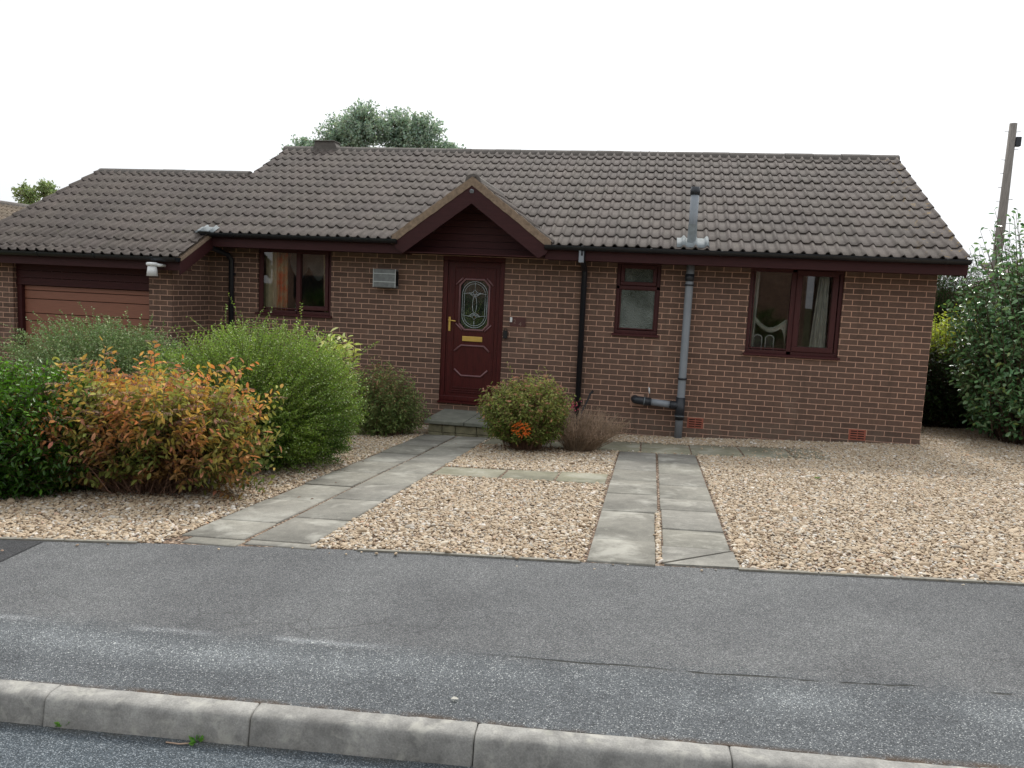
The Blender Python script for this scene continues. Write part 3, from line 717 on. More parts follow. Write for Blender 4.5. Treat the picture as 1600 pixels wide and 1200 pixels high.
mould(mo, [(-6.445, .895), (-6.34, .985), (-6.0, .985), (-5.92, .905)], .024, .013); mould(mo, [(-6.43, .635), (-6.325, .54), (-6.03, .54), (-5.935, .635)], .024, .013)
mould(mo, [(-6.445, 1.86), (-6.345, 1.965)], .024, .012); mould(mo, [(-5.895, 1.86), (-5.99, 1.965)], .024, .012); mould(mo, [(-6.43, 1.30), (-6.335, 1.205)], .024, .012); mould(mo, [(-5.905, 1.295), (-6.0, 1.20)], .024, .012)
mo.build('moulding', M_doorm, dob)
ld = MB(); cx, cz = -6.1675, 1.58
def oval(a, b):   # stadium
    r = a; h = b-a; pts = []
    for k in range(17): t = math.pi*k/16; pts.append((cx+r*math.cos(t), cz+h+r*math.sin(t)))
    for k in range(17): t = math.pi+math.pi*k/16; pts.append((cx+r*math.cos(t), cz-h+r*math.sin(t)))
    return pts
mould(ld, oval(.185, .335), .050, .0042, True); mould(ld, oval(.155, .305), .050, .003, True)
mould(ld, [(cx, cz+.335), (cx, cz+.21)], .050, .0032); mould(ld, [(cx, cz-.335), (cx, cz-.23)], .050, .0032)
for s in (1, -1):
    zc = cz+s*.165
    mould(ld, [(cx, zc+s*.05), (cx-.035, zc+s*.012), (cx, zc-s*.022), (cx+.035, zc+s*.012)], .050, .0038, True)
    for q in (1, -1):
        mould(ld, [(cx+q*.035, zc+s*.012), (cx+q*.08, zc+s*.002), (cx+q*.185, zc-s*.012)], .050, .0032)
        mould(ld, [(cx, zc-s*.022), (cx+q*.045, zc-s*.012), (cx+q*.085, zc+s*.012)], .050, .0034)
        mould(ld, [(cx, zc-s*.05), (cx+q*.045, zc-s*.03), (cx+q*.085, zc+s*.0)], .050, .0034)
        mould(ld, [(cx, zc-s*.022), (cx+q*.022, cz+s*.09), (cx+q*.03, cz+s*.03), (cx+q*.028, cz)], .050, .0034)
ld.build('lead_came', plain('bright_lead', srgb(176, 186, 190), .35, metal=.4), dob)
MB().box(-6.325, -6.027, .014, .0315, 1.047, 1.12).build('letterbox', M_brass, dob, bevel=.004)
hd = MB(); hd.box(-6.540, -6.510, .018, .0315, 1.185, 1.39); hd.tube([(-6.525, .02, 1.345), (-6.525, -.035, 1.345), (-6.50, -.042, 1.343), (-6.42, -.042, 1.335)], .0095, 10)
hd.build('handle', M_brass, dob, bevel=.002)
# number plate, bell, key safe
pq = MB().box(-5.625, -5.395, -.014, -.001, 1.30, 1.435).build('number_plate', plain('plate_wood', srgb(80, 44, 40), .5), H, 'brown house number plate reading 24', bevel=.003)
def text(name, s, x, z, size, y, mat, parent):
    cu = bpy.data.curves.new(name, 'FONT'); cu.body = s; cu.size = size; cu.extrude = .0015
    o = bpy.data.objects.new(name, cu); C.objects.link(o)
    dg = bpy.context.evaluated_depsgraph_get(); me = bpy.data.meshes.new_from_object(o.evaluated_get(dg)); bpy.data.objects.remove(o)
    me.transform(Matrix.Translation((x, y, z)) @ Matrix.Rotation(math.pi/2, 4, 'X')); me.materials.clear()
    return link(name, me, mat, parent)
M_num = plain('number_paint', srgb(128, 104, 92), .6)
text('numeral', '2', -5.575, 1.345, .082, -.016, M_num, pq); text('numeral', '4', -5.495, 1.31, .085, -.016, M_num, pq)
MB().box(-5.622, -5.588, -.03, -.0145, 1.36, 1.432).build('doorbell', M_white, H, bevel=.006)
ks = MB(); ks.box(-5.712, -5.652, -.045, -.001, 1.125, 1.235); ks.tube([(-5.70, -.02, 1.235), (-5.70, -.02, 1.262), (-5.664, -.02, 1.262), (-5.664, -.02, 1.235)], .005, 8); ks.build('key_safe', M_black, H, bevel=.006)

# boiler flue guard: louvred metal box
fg = MB()
fg.prism([(-.15, 1.772), (-.001, 1.762), (-.001, 2.045), (-.15, 2.035)], -7.645, -7.312, 'x')
fo = fg.build('flue_guard', M_zinc, H, 'grey metal flue guard on the wall left of the door', bevel=.006)
m_ = MB(); m_.box(-7.652, -7.302, -.158, -.151, 1.965, 1.975); m_.box(-7.652, -7.302, -.158, -.151, 1.848, 1.858); m_.box(-7.650, -7.641, -.157, -.151, 1.772, 2.04); m_.box(-7.316, -7.307, -.157, -.151, 1.772, 2.04); m_.build('louvre_rib', plain('pale_metal_edge', srgb(186, 192, 190), .5, var=.08), fo)
m_ = MB()
for k in range(6): m_.box(-7.311, -7.308, -.135+k*.022, -.123+k*.022, 1.80, 2.01)
m_.build('side_slot', M_void, fo)
# air bricks
for x in (-3.04, -.90):
    ab = MB().box(x, x+.218, -.004, .02, .018, .165).build('air_brick', M_terra, H)
    s_ = MB()
    for c_ in range(2):
        for k in range(4): s_.box(x+.022+c_*.092, x+.104+c_*.092, -.0055, -.0045, .036+k*.032, .050+k*.032)
    s_.build('vent_slot', M_void, ab)

# pipes -----------------------------------------------------------
# black rainwater pipes with grey shoes at the gutter
dp = MB(); dp.tube([(-4.592, -.50, 2.40), (-4.592, -.50, 2.33), (-4.592, -.46, 2.27), (-4.590, -.10, 2.17), (-4.588, -.055, 2.12), (-4.582, -.055, g1(-4.58, -.06)-.02)], .040, 14)
for z in (1.9, 1.05, .25): dp.box(-4.63, -4.54, -.06, -.001, z, z+.03)
d1 = dp.build('downpipe', M_pipe, H, 'black downpipe right of the front door'); MB().prism([(-4.635, 2.225), (-4.567, 2.225), (-4.567, 2.40), (-4.635, 2.40)], -.535, -.455, 'y').build('gutter_outlet', M_grey, d1, bevel=.008)
dp = MB(); dp.tube([(-10.10, -.50, 2.40), (-10.10, -.50, 2.30), (-10.08, -.44, 2.25), (-9.97, -.11, 2.15), (-9.945, -.055, 2.08), (-9.945, -.055, -.36)], .040, 14)
for z in (1.85, .95): dp.box(-9.99, -9.90, -.06, -.001, z, z+.03)
d2 = dp.build('downpipe', M_pipe, H, 'black downpipe in the corner beside the garage'); MB().prism([(-10.135, 2.265), (-10.07, 2.265), (-10.07, 2.42), (-10.135, 2.42)], -.54, -.465, 'y').build('gutter_outlet', M_grey, d2, bevel=.008)
# grey soil pipe with black couplings, rising through the eaves to a vent on the tiles
gy = g1(-3.15, -.12)
sp = MB(); sp.tube([(-3.150, -.125, 2.275), (-3.150, -.125, 2.10), (-3.155, -.125, .40), (-3.157, -.125, gy-.03)], .053, 20, smooth=True)
spo = sp.build('soil_pipe', M_grey, H, 'grey soil pipe with black couplings rising to the eaves')
for za, zb, rr_ in ((2.045, 2.145, .062), (1.985, 2.005, .068), (.700, .728, .064)): MB().tube([(-3.153, -.125, za), (-3.153, -.125, zb)], rr_, 20).build('pipe_collar', M_greyd, spo)
m_ = MB(); m_.tube([(-3.157, -.125, .14), (-3.157, -.125, .455)], .064, 20); m_.tube([(-3.157, -.125, .20), (-3.157, -.125, .215)], .068, 20); m_.tube([(-3.16, -.125, .335), (-3.30, -.125, .345)], .055, 16); m_.build('pipe_junction', M_greyd, spo)
MB().tube([(-3.56, -.125, .362), (-3.70, -.125, .372), (-3.745, -.12, .375), (-3.775, -.09, .376), (-3.785, .0, .376)], .057, 16).build('pipe_elbow', M_greyd, spo)
MB().tube([(-3.29, -.125, .344), (-3.57, -.125, .363)], .047, 18).build('branch_pipe', M_grey, spo)
MB().tube([(-3.158, -.125, .188), (-3.158, -.125, .199)], .0685, 20).build('pipe_clip', M_lead, spo); MB().tube([(-3.645, -.125, .367), (-3.655, -.125, .368)], .062, 16).build('pipe_clip', M_lead, spo)
MB().box(-3.85, -3.66, -.006, -.001, .275, .445).build('made_good_patch', M_lrender, H)
m_ = MB(); m_.tube([(-3.60, .0, .545), (-3.595, -.05, .54), (-3.585, -.055, .47)], .011, 10); m_.build('overflow_pipe', M_white, H)
zr_ = Z0+(-.27-Y0)*.5
vp = MB().tube([(-3.165, -.24, zr_-.05), (-3.165, -.24, 3.27)], .056, 20).build('vent_pipe', M_grey, H, 'grey vent pipe standing out of the roof tiles')
MB().tube([(-3.165, -.24, 3.18), (-3.165, -.24, 3.235), (-3.165, -.24, 3.285)], [.064, .066, .058], 20).build('vent_cowl', M_greyd, vp)
def slate(x0, x1, ya, yb, h, name, parent, mat=M_lead, seed=0):
    n = int((x1-x0)/.012); u = np.linspace(x0, x1, n+1); hh = roll(u)*.9+h; V = []; F = []
    for y in (ya, (ya+yb)/2, yb):
        for i, a in enumerate(u): V.append((a, y+.012*math.sin(i*.7+seed)*(y != (ya+yb)/2), Z0+(y-Y0)*.5+hh[i]))
    m = n+1
    for r_ in range(2):
        for i in range(n): F.append((r_*m+i, r_*m+i+1, (r_+1)*m+i+1, (r_+1)*m+i))
    o = np_mesh(name, np.array(V), np.array(F), mat, parent, smooth=True); s = o.modifiers.new('t', 'SOLIDIFY'); s.thickness = .004; return o
slate(-3.36, -2.94, -.44, -.16, .034, 'lead_flashing', vp); MB().tube([(-3.165, -.24, zr_-.02), (-3.165, -.24, zr_+.05), (-3.165, -.24, zr_+.26)], [.075, .061, .059], 20, cap=False).build('lead_collar', M_lead, vp)
slate(-10.26, -9.97, -.53, -.34, .040, 'lead_flashing', roof, seed=2)
MB().prism([(-10.22, -.60), (-10.02, -.63), (-9.99, -.50), (-10.19, -.47)], 2.455, 2.462, 'z').build('lead_flashing', M_lead, roof)

# garage door, boarding and lamp ----------------------------------
gd = MB(); z = 1.565; seq = [.075, .125, .215, .115, .215, .115, .215, .115, .215, .115, .215, .115, .215]
for hgt in seq:
    gd.box(-12.87, -10.725, -.80, -.77, z-hgt+.005, z-.005); z -= hgt
gdo = gd.build('garage_door', M_gdoor, H, 'tan ribbed garage door under dark boarding', bevel=.004)
MB().box(-12.87, -10.725, -.765, -.75, -.5, 1.57).build('door_backing', plain('groove_shadow', srgb(70, 40, 32), .7), gdo)
gf = MB(); gf.box(-12.948, -12.872, -.86, -.75, -.6, 1.57); gf.build('garage_door_frame', M_fasciad, H, bevel=.004)
gb = MB()
for k in range(3): gb.box(-12.948, -10.722, -.862, -.84, 1.572+k*.106, 1.672+k*.106)
gb.box(-12.948, -10.722, -.875, -.8625, 1.572, 1.60); gb.build('boarding', M_fasciad, H)
LX, LY, LZ = -10.37, -1.36, 1.785
lp = MB(); lp.tube([(LX, LY, LZ), (LX, LY, LZ+.135)], [.074, .058], 20); lp.tube([(LX, LY, LZ+.136), (LX, LY, LZ+.15), (LX, LY, LZ+.175), (LX, LY, LZ+.185)], [.066, .076, .078, .055], 20)
lo = lp.build('wall_lamp', M_white, H, 'white drum-shaped lamp at the garage corner')
MB().tube([(LX, LY, LZ+.155), (LX+.09, LY+.02, LZ+.15), (LX+.10, -1.2225, LZ+.15)], .022, 10).build('lamp_arm', M_white, lo)

# ---------------------------------------------------------------- door step
S = empty('door_step', (-6.1, -.5, -.2), 'grey flagstone door step on a low stone base before the red door', 'step')
st = MB(); mx = [(-6.55, -6.0), (-5.99, -5.40)]
for a, b in mx: st.box(a, b, -1.06, -.004, -.015, .035)
st.build('step_slab', M_slab if False else plain('step_flag', srgb(120, 122, 112), .9, var=.25, scale=8, bump=.5), S, bevel=.008)
sb = MB()
for row, z in enumerate((-.23, -.125)):
    x = -6.50
    while x < -5.46:
        w_ = random.uniform(.16, .30); x2 = min(x+w_, -5.45); sb.box(x+.004, x2-.004, -1.02+random.uniform(-.006, .004), -.75, z, z+.100); x = x2
for row, z in enumerate((-.23, -.125)):
    for (a, b) in ((-.745, -.5), (-.495, -.25), (-.245, -.01)): sb.box(-6.50, -6.40, a, b, z, z+.100); sb.box(-5.55, -5.45, a, b, z, z+.1)
sb.build('step_base', M_stone, S, bevel=.008)
MB().box(-6.49, -5.46, -1.0, -.02, -.24, -.016).build('step_core', plain('step_mortar', srgb(92, 88, 74), .95), S)

# ---------------------------------------------------------------- curtains and things in the windows
def curtain_mat(name, c, pat=None):
    t = NT(name); col = c
    n = t.noise(7, 3, .5)
    col = t.ramp(n, [(.38, c), (.62, pat or tuple(x*.8 for x in c[:3]))])
    t.p.inputs['Transmission Weight'].default_value = 0
    t.setp(col, .9, spec=.1)
    return t.m
def drape(name, x0, x1, z0, z1, y, mat, label, folds=5, amp=.02, flare=0, lean=0):
    n = 60; V = []; F = []
    for j in range(13):
        t = j/12; z = z1+(z0-z1)*t
        for i in range(n+1):
            s = i/n; x = x0+(x1-x0)*s+lean*t*(1-0*s)+flare*t*(s-.5); V.append((x, y+amp*math.sin(s*folds*2*math.pi+.5*t)+.004*math.sin(s*23), z))
    for j in range(12):
        for i in range(n): a = j*(n+1)+i; F.append((a, a+1, a+n+2, a+n+1))
    o = np_mesh(name, np.array(V), np.array(F), mat, smooth=True); m = o.modifiers.new('t', 'SOLIDIFY'); m.thickness = .002
    return tag(o, label, 'curtain')
M_or = curtain_mat('orange_print', srgb(236, 140, 96), srgb(214, 190, 150)); M_cream = curtain_mat('cream_lining', srgb(226, 214, 184)); M_net = curtain_mat('white_net', srgb(214, 216, 206))
M_netg = curtain_mat('grey_net', srgb(118, 122, 118))
drape('curtain', -9.50, -9.30, 1.28, 2.28, .17, M_cream, 'cream curtain edge at the far left of the left-hand window', 2)
drape('curtain', -9.31, -9.12, 1.28, 2.28, .15, M_or, 'orange patterned curtain hanging in the left-hand window', 3)
drape('curtain', -8.56, -8.44, 1.28, 2.28, .17, M_cream, 'narrow cream curtain at the right edge of the left-hand window', 2, lean=.02)
drape('curtain', -2.31, -2.20, 1.10, 2.28, .15, M_net, 'thin white curtain at the left edge of the right-hand window', 2, lean=-.02)
drape('curtain', -1.42, -1.30, 1.12, 2.28, .15, M_net, 'white curtain flaring outwards at the right edge of the right-hand window', 3, lean=-.02, flare=.10)
def swag(name, pts, drop, y, mat, label, cat='curtain'):
    n = len(pts); V = []; F = []; k = 5
    for i, (x, z) in enumerate(pts):
        for j in range(k): V.append((x, y+.012*math.sin(j*1.6+i*.3), z-drop[i]*j/(k-1)))
    for i in range(n-1):
        for j in range(k-1): a = i*k+j; F.append((a, a+1, a+k+1, a+k))
    o = np_mesh(name, np.array(V), np.array(F), mat, smooth=True); m = o.modifiers.new('t', 'SOLIDIFY'); m.thickness = .003; return tag(o, label, cat)
pts = [(-2.24+.44*s, 1.63-.30*math.sin(math.pi*min(1, s*1.05))*.45-.04*s) for s in np.linspace(0, 1, 16)]
swag('net_swag', pts, [.075]*13+[.11, .22, .38], .13, M_net, 'white net swag looped low across the left pane of the right-hand window')
pts = [(-9.10+.60*s, 2.02-.20*abs(math.sin(math.pi*s*2.0))) for s in np.linspace(0, 1, 40)]
swag('net_swag', [(x, 2.26) for x, z in pts], [2.26-z for x, z in pts], .19, M_netg, 'grey net swags across the top of the left-hand window')
for k, (x, lab) in enumerate(((-2.16, 'left one of two small white arched picture frames on the right-hand window sill'), (-2.00, 'right one of two small white arched picture frames on the right-hand window sill'))):
    f = empty('picture_frame', (x, .20, 1.17), lab, 'picture frame', 'picture frames on the window sill')
    m_ = MB(); arch = [(x-.055, 1.14), (x-.055, 1.33), (x-.03, 1.355), (x, 1.362), (x+.03, 1.355), (x+.055, 1.33), (x+.055, 1.14)]
    m_.tube([(a, .20, b) for a, b in arch], .009, 8); m_.box(x-.06, x+.06, .19, .21, 1.12, 1.14); m_.build('frame', M_white, f)
    MB().prism(arch, .205, .21, 'y').build('picture', plain('picture_dark', srgb(66, 60, 56), .4), f)
m_ = MB(); m_.box(-2.34, -1.14, .11, .34, 1.085, 1.112); m_.build('inner_sill', M_white, H); MB().box(-9.54, -8.36, .11, .30, 1.275, 1.30).build('inner_sill', M_white, H)
vz = MB().tube([(-9.00, .2, 1.30), (-9.00, .2, 1.31), (-9.00, .2, 1.36), (-9.00, .2, 1.42), (-9.0, .2, 1.46)], [.02, .03, .026, .012, .018], 14).build('vase', M_white)
tag(vz, 'small white ornament on the sill of the left-hand window', 'ornament')

# ---------------------------------------------------------------- planting
def leaf_mat(name, rough=.45, trans=.35, spec=.4):
    t = NT(name); c = t.attr('tint'); n = t.noise(60, 2)
    col = t.mixc(.5, c, t.ramp(n, [(.3, (.75, .75, .75)), (.7, (1.2, 1.2, 1.2))]), 'MULTIPLY')
    t.setp(col, rough, spec=spec)
    tr = t.n('ShaderNodeBsdfTranslucent'); t.l(t.mixc(1, col, (1.1, 1.15, .85, 1), 'MULTIPLY'), tr.inputs[0])
    mx = t.n('ShaderNodeMixShader'); mx.inputs[0].default_value = trans
    t.l(t.p.outputs[0], mx.inputs[1]); t.l(tr.outputs[0], mx.inputs[2]); t.l(mx.outputs[0], t.out.inputs[0]); return t.m
M_leaf = leaf_mat('leaf'); M_gloss = leaf_mat('glossy_leaf', .22, .22, .7); M_matt = leaf_mat('matt_leaf', .7, .3, .2)
M_bark = plain('bark', srgb(92, 74, 60), .9, var=.35, scale=30, bump=.5)
M_ptwig = plain('pale_dry_twig', srgb(150, 130, 108), .9, var=.35, scale=20); M_twig = plain('dry_twig', srgb(170, 146, 126), .9, var=.35, scale=20)
M_rtwig = plain('brown_twig', srgb(122, 94, 76), .9, var=.35, scale=20); M_gtwig = plain('green_twig', srgb(108, 108, 72), .9, var=.3, scale=20)

def unit(a): return a/np.maximum(np.linalg.norm(a, axis=-1, keepdims=True), 1e-9)
def leaf_arrays(P, D, N, L, W, cup=.18, shape=(.35, .75, 1.0, .8), bend=.12):
    """two-sided folded leaf of four triangles-worth of quads; P base, D axis, N face normal"""
    D = unit(D); S = unit(np.cross(D, N)); N = unit(np.cross(S, D)); L = L[:, None]; W = W[:, None]
    a, b, wa, wb = shape
    v0 = P; v3 = P+D*L-N*L*bend
    l1 = P+D*L*a+S*W*.5*wa+N*W*cup; l2 = P+D*L*b+S*W*.5*wb+N*W*cup-N*L*bend*.5
    r1 = P+D*L*a-S*W*.5*wa+N*W*cup; r2 = P+D*L*b-S*W*.5*wb+N*W*cup-N*L*bend*.5
    V = np.stack([v0, l1, l2, v3, r2, r1], 1).reshape(-1, 3); i = np.arange(len(P))[:, None]*6
    F = np.concatenate([i+np.array([[0, 3, 2, 1]]), i+np.array([[0, 5, 4, 3]])]); return V, F
def build_leaves(name, P, D, N, L, W, col, mat, parent, **kw):
    V, F = leaf_arrays(P, D, N, L, W, **kw); return np_mesh(name, V, F, mat, parent, attrs={'tint': np.repeat(col, 6, 0)})
def tubes(paths, radii, name, mat, parent, n=3):
    """paths (S,K,3) radii (S,K)"""
    S, K, _ = paths.shape; T = np.gradient(paths, axis=1); T = unit(T)
    A = unit(np.cross(T, np.array([.31, .52, .79]))); B = np.cross(T, A)
    an = np.arange(n)*2*np.pi/n
    V = paths[:, :, None, :]+(A[:, :, None, :]*np.cos(an)[None, None, :, None]+B[:, :, None, :]*np.sin(an)[None, None, :, None])*radii[:, :, None, None]
    V = V.reshape(-1, 3); s = np.arange(S)[:, None, None]*K*n; k = np.arange(K-1)[None, :, None]*n; j = np.arange(n)[None, None, :]; j2 = (j+1) % n
    F = np.stack([s+k+j, s+k+j2, s+k+n+j2, s+k+n+j], -1).reshape(-1, 4); return np_mesh(name, V, F, mat, parent, smooth=True)
def bez(p0, p1, p2, t):
    t = np.asarray(t)[..., None]; return (1-t)**2*p0+2*(1-t)*t*p1+t*t*p2
def lumps(d, seed, amp=.19, k=14):
    r_ = np.random.default_rng(seed); c = unit(r_.normal(size=(k, 3))); a = r_.uniform(-.6, 1, k)
    return 1+amp*np.sum(a[None, :]*np.clip(d@c.T, 0, 1)**6, 1)
def jit(col, n, v=.22, r_=None):
    r_ = r_ or rng; c = np.asarray(col)[:, :3]*r_.uniform(1-v, 1+v, (n, 1))*r_.uniform(.92, 1.08, (n, 3)); return np.clip(c, 0, 1)
def pick(cols, n, w=None):
    cols = np.array([c[:3] for c in cols]); return cols[rng.choice(len(cols), n, p=w)]

def shrub(name, label, x, y, rx, ry, h, S, K, L, W, colf, mat=None, twig=None, z0=None, cfrac=.42, t0=.45, inner=.5, up=.25, spike=0., spl=.3, seed=1, tw=.0035, side=.9, group=None, trunk=5, leafkw=None, pair=False, cat='shrub', arch=0.0, keep=None, below=-.95, skirt=.45, lump=.19):
    r_ = np.random.default_rng(seed); mat = mat or M_leaf; twig = twig or M_bark
    zb = g1(x, y) if z0 is None else z0
    root = empty(name, (x, y, zb), label, cat, group)
    d = unit(r_.normal(size=(S*3, 3))); d = d[d[:, 2] > below][:S]; S = len(d)
    rad = inner+(1-inner)*r_.random(S)**.55; rad *= lumps(d, seed, lump)
    c = np.array([x, y, zb+h*cfrac]); E_ = c+d*np.array([rx, ry, h*(1-cfrac)])*rad[:, None]
    low = d[:, 2] < 0; rh = np.maximum(np.hypot(d[:, 0], d[:, 1]), .12)[low]; E_[low, :2] = c[:2]+(E_[low, :2]-c[:2])*(rh**-skirt)[:, None]; E_[low, 2] = (c[2]+d[low, 2]*h*cfrac*rad[low])
    sp = r_.random(S) < spike; sp &= d[:, 2] > .1
    E_[sp] += (unit(E_[sp]-c)*np.array([1, 1, .7])+np.array([0, 0, .75]))*spl*r_.uniform(.3, 1, (sp.sum(), 1))
    E_[:, 2] = np.maximum(E_[:, 2], zb+.04)
    st = np.stack([x+r_.normal(0, rx*.13, S), y+r_.normal(0, ry*.13, S), np.full(S, zb)], 1)
    # spread starts outwards so that shoots leave from limbs, not all from one point
    st = st+(E_-st)*np.array([.45, .45, .15])*r_.uniform(.1, .9, (S, 1))
    ln = np.linalg.norm(E_-st, axis=1, keepdims=True)
    ct = (st+E_)/2+np.array([0, 0, 1])*ln*up+r_.normal(0, .05, (S, 3))*ln
    if arch: E_[:, 2] -= arch*r_.random(S)*np.linalg.norm(E_[:, :2]-c[:2], axis=1)
    tt = np.linspace(0, 1, 6); paths = bez(st[:, None], ct[:, None], E_[:, None], np.broadcast_to(tt, (S, 6)))
    tubes(paths, tw*np.linspace(1.6, .5, 6)[None, :]*r_.uniform(.7, 1.3, (S, 1)), 'twig', twig, root)
    if trunk:
        T_ = trunk; e = r_.choice(S, T_*4); tp = np.stack([np.array([x, y, zb-.03])+r_.normal(0, rx*.05, (T_*4, 3))*[1, 1, 0], st[e]*.7+ct[e]*.3, ct[e]], 1)
        tubes(bez(tp[:, 0:1], tp[:, 1:2], tp[:, 2:3], np.broadcast_to(tt, (T_*4, 6))), tw*5*np.linspace(1, .25, 6)[None, :]*r_.uniform(.5, 1.2, (T_*4, 1)), 'stem', twig, root, n=6)
    t = t0+(1-t0)*((np.arange(K)[None, :]+r_.random((S, K)))/K)
    t[:, -1] = 1
    P_ = bez(st[:, None], ct[:, None], E_[:, None], t); Tg = unit(bez(st[:, None], ct[:, None], E_[:, None], np.clip(t+.02, 0, 1.05))-P_+1e-6)
    rv = r_.normal(size=(S, 1, 3)); sd = unit(np.cross(Tg, rv)); sg = np.where(np.arange(K) % 2 == 0, 1, -1)[None, :, None]
    an = r_.uniform(-.9, .9, (S, K, 1)); o2 = np.cross(Tg, sd); sdv = sd*np.cos(an)+o2*np.sin(an)
    D_ = unit(Tg*(1-side*.6)+sdv*sg*side+r_.normal(0, .18, (S, K, 3))); Nn = unit(np.cross(D_, sdv*sg+r_.normal(0, .3, (S, K, 3))))
    Nn = np.where(Nn[..., 2:3] < 0, -Nn, Nn); Nn = unit(Nn+np.array([0, 0, .55]))
    P_ = P_.reshape(-1, 3); D_ = D_.reshape(-1, 3); Nn = Nn.reshape(-1, 3); n = len(P_)
    if keep is not None: k_ = keep(P_); P_, D_, Nn = P_[k_], D_[k_], Nn[k_]; n = len(P_)
    Ls = L*r_.uniform(.6, 1.25, n); Ws = W*r_.uniform(.7, 1.2, n)
    rel = (P_-np.array([x, y, zb]))/np.array([rx, ry, h])
    col = colf(rel, n, r_)
    build_leaves('foliage', P_, D_, Nn, Ls, Ws, col, mat, root, **(leafkw or {}))
    return root, E_, d, zb

G = lambda *a: np.array(srgb(*a)[:3])
def patch(rel, seed, f=3.0):
    r_ = np.random.default_rng(seed); s = 0
    for k in range(5):
        v = r_.normal(size=3)*f; s = s+np.sin(rel@v+r_.uniform(0, 6))
    return s/5*1.6
def mixcols(a, b, t): return a*(1-t[:, None])+b*t[:, None]

# glossy dark evergreen at the left edge
M_satin = leaf_mat('satin_leaf', .36, .30, .45)
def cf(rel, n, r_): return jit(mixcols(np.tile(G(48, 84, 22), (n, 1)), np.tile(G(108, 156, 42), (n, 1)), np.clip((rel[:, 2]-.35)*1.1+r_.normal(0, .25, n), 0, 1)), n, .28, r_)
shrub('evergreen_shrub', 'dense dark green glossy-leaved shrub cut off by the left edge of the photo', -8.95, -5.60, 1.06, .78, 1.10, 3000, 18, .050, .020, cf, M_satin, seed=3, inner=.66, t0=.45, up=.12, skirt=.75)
# grey-green arching shrub in front of the garage
def cf(rel, n, r_): return jit(mixcols(pick([G(98, 124, 72), G(118, 142, 94), G(138, 158, 116)], n), np.tile(G(190, 198, 160), (n, 1)), (r_.random(n) < .12)*.8), n, .22, r_)
shrub('arching_shrub', 'loose grey-green shrub with arching small-leaved shoots before the garage door', -9.50, -3.45, 1.18, .90, 1.50, 3400, 40, .027, .014, cf, M_matt, M_gtwig, seed=5, inner=.5, t0=.22, up=.30, spike=.06, spl=.12, side=.75, cfrac=.45, tw=.0022, lump=.25)
# big bright small-leaved shrub
def cf(rel, n, r_):
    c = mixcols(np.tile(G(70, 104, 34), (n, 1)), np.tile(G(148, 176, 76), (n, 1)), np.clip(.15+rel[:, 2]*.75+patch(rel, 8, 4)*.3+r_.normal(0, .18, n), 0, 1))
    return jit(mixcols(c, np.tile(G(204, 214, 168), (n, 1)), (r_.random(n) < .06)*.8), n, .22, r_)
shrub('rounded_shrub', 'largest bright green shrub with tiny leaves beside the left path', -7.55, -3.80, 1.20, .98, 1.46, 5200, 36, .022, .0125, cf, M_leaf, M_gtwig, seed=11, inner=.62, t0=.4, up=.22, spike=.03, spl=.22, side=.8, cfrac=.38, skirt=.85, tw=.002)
# orange spiraea
def cf(rel, n, r_):
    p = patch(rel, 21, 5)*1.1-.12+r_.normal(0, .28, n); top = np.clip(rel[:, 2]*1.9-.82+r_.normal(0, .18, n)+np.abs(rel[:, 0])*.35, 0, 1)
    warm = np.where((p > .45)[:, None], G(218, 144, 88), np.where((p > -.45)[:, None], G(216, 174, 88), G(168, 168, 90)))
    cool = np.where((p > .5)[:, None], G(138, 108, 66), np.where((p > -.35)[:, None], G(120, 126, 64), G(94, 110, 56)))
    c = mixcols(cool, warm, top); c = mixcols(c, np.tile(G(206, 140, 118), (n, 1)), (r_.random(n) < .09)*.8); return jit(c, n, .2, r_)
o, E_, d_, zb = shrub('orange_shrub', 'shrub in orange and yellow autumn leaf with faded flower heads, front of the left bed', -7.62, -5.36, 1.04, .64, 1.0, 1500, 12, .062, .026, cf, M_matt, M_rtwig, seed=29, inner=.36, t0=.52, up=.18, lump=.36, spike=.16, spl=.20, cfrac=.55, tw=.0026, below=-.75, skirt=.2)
def heads(E_, sel, n_per, r, cols, parent, name='flower_head', size=.007):
    Cn = np.repeat(E_[sel], n_per, 0); n = len(Cn); a = rng.uniform(0, 2*np.pi, n); q = r*np.sqrt(rng.random(n))
    P_ = Cn+np.stack([np.cos(a)*q, np.sin(a)*q, .012+rng.normal(0, .004, n)-q*.25], 1)
    D_ = unit(np.stack([np.cos(a), np.sin(a), .6+0*a], 1)); N_ = np.tile([0, 0, 1.], (n, 1))+rng.normal(0, .3, (n, 3))
    V_, F_ = leaf_arrays(P_, D_, N_, np.full(n, size)*rng.uniform(.7, 1.4, n), np.full(n, size)); o_ = np_mesh(name, V_, F_, M_matt, parent, attrs={'tint': np.repeat(jit(pick(cols, n), n, .2), 6, 0)}); o_['kind'] = 'stuff'
sel = np.where((d_[:, 2] > .15) & (rng.random(len(d_)) < .30))[0]; heads(E_, sel, 50, .055, [G(160, 128, 114), G(178, 142, 130), G(140, 114, 100)], o, size=.010)
# pale variegated plant behind the big shrub
def cf(rel, n, r_): return jit(pick([G(204, 212, 130), G(186, 198, 104), G(218, 220, 160)], n), n, .12, r_)
shrub('variegated_plant', 'pale yellow-green leafy plant showing behind the largest shrub', -7.22, -2.45, .24, .22, 1.40, 34, 9, .105, .042, cf, M_leaf, seed=31, inner=.6, t0=.76, up=.1, cfrac=.80, tw=.005, cat='plant')
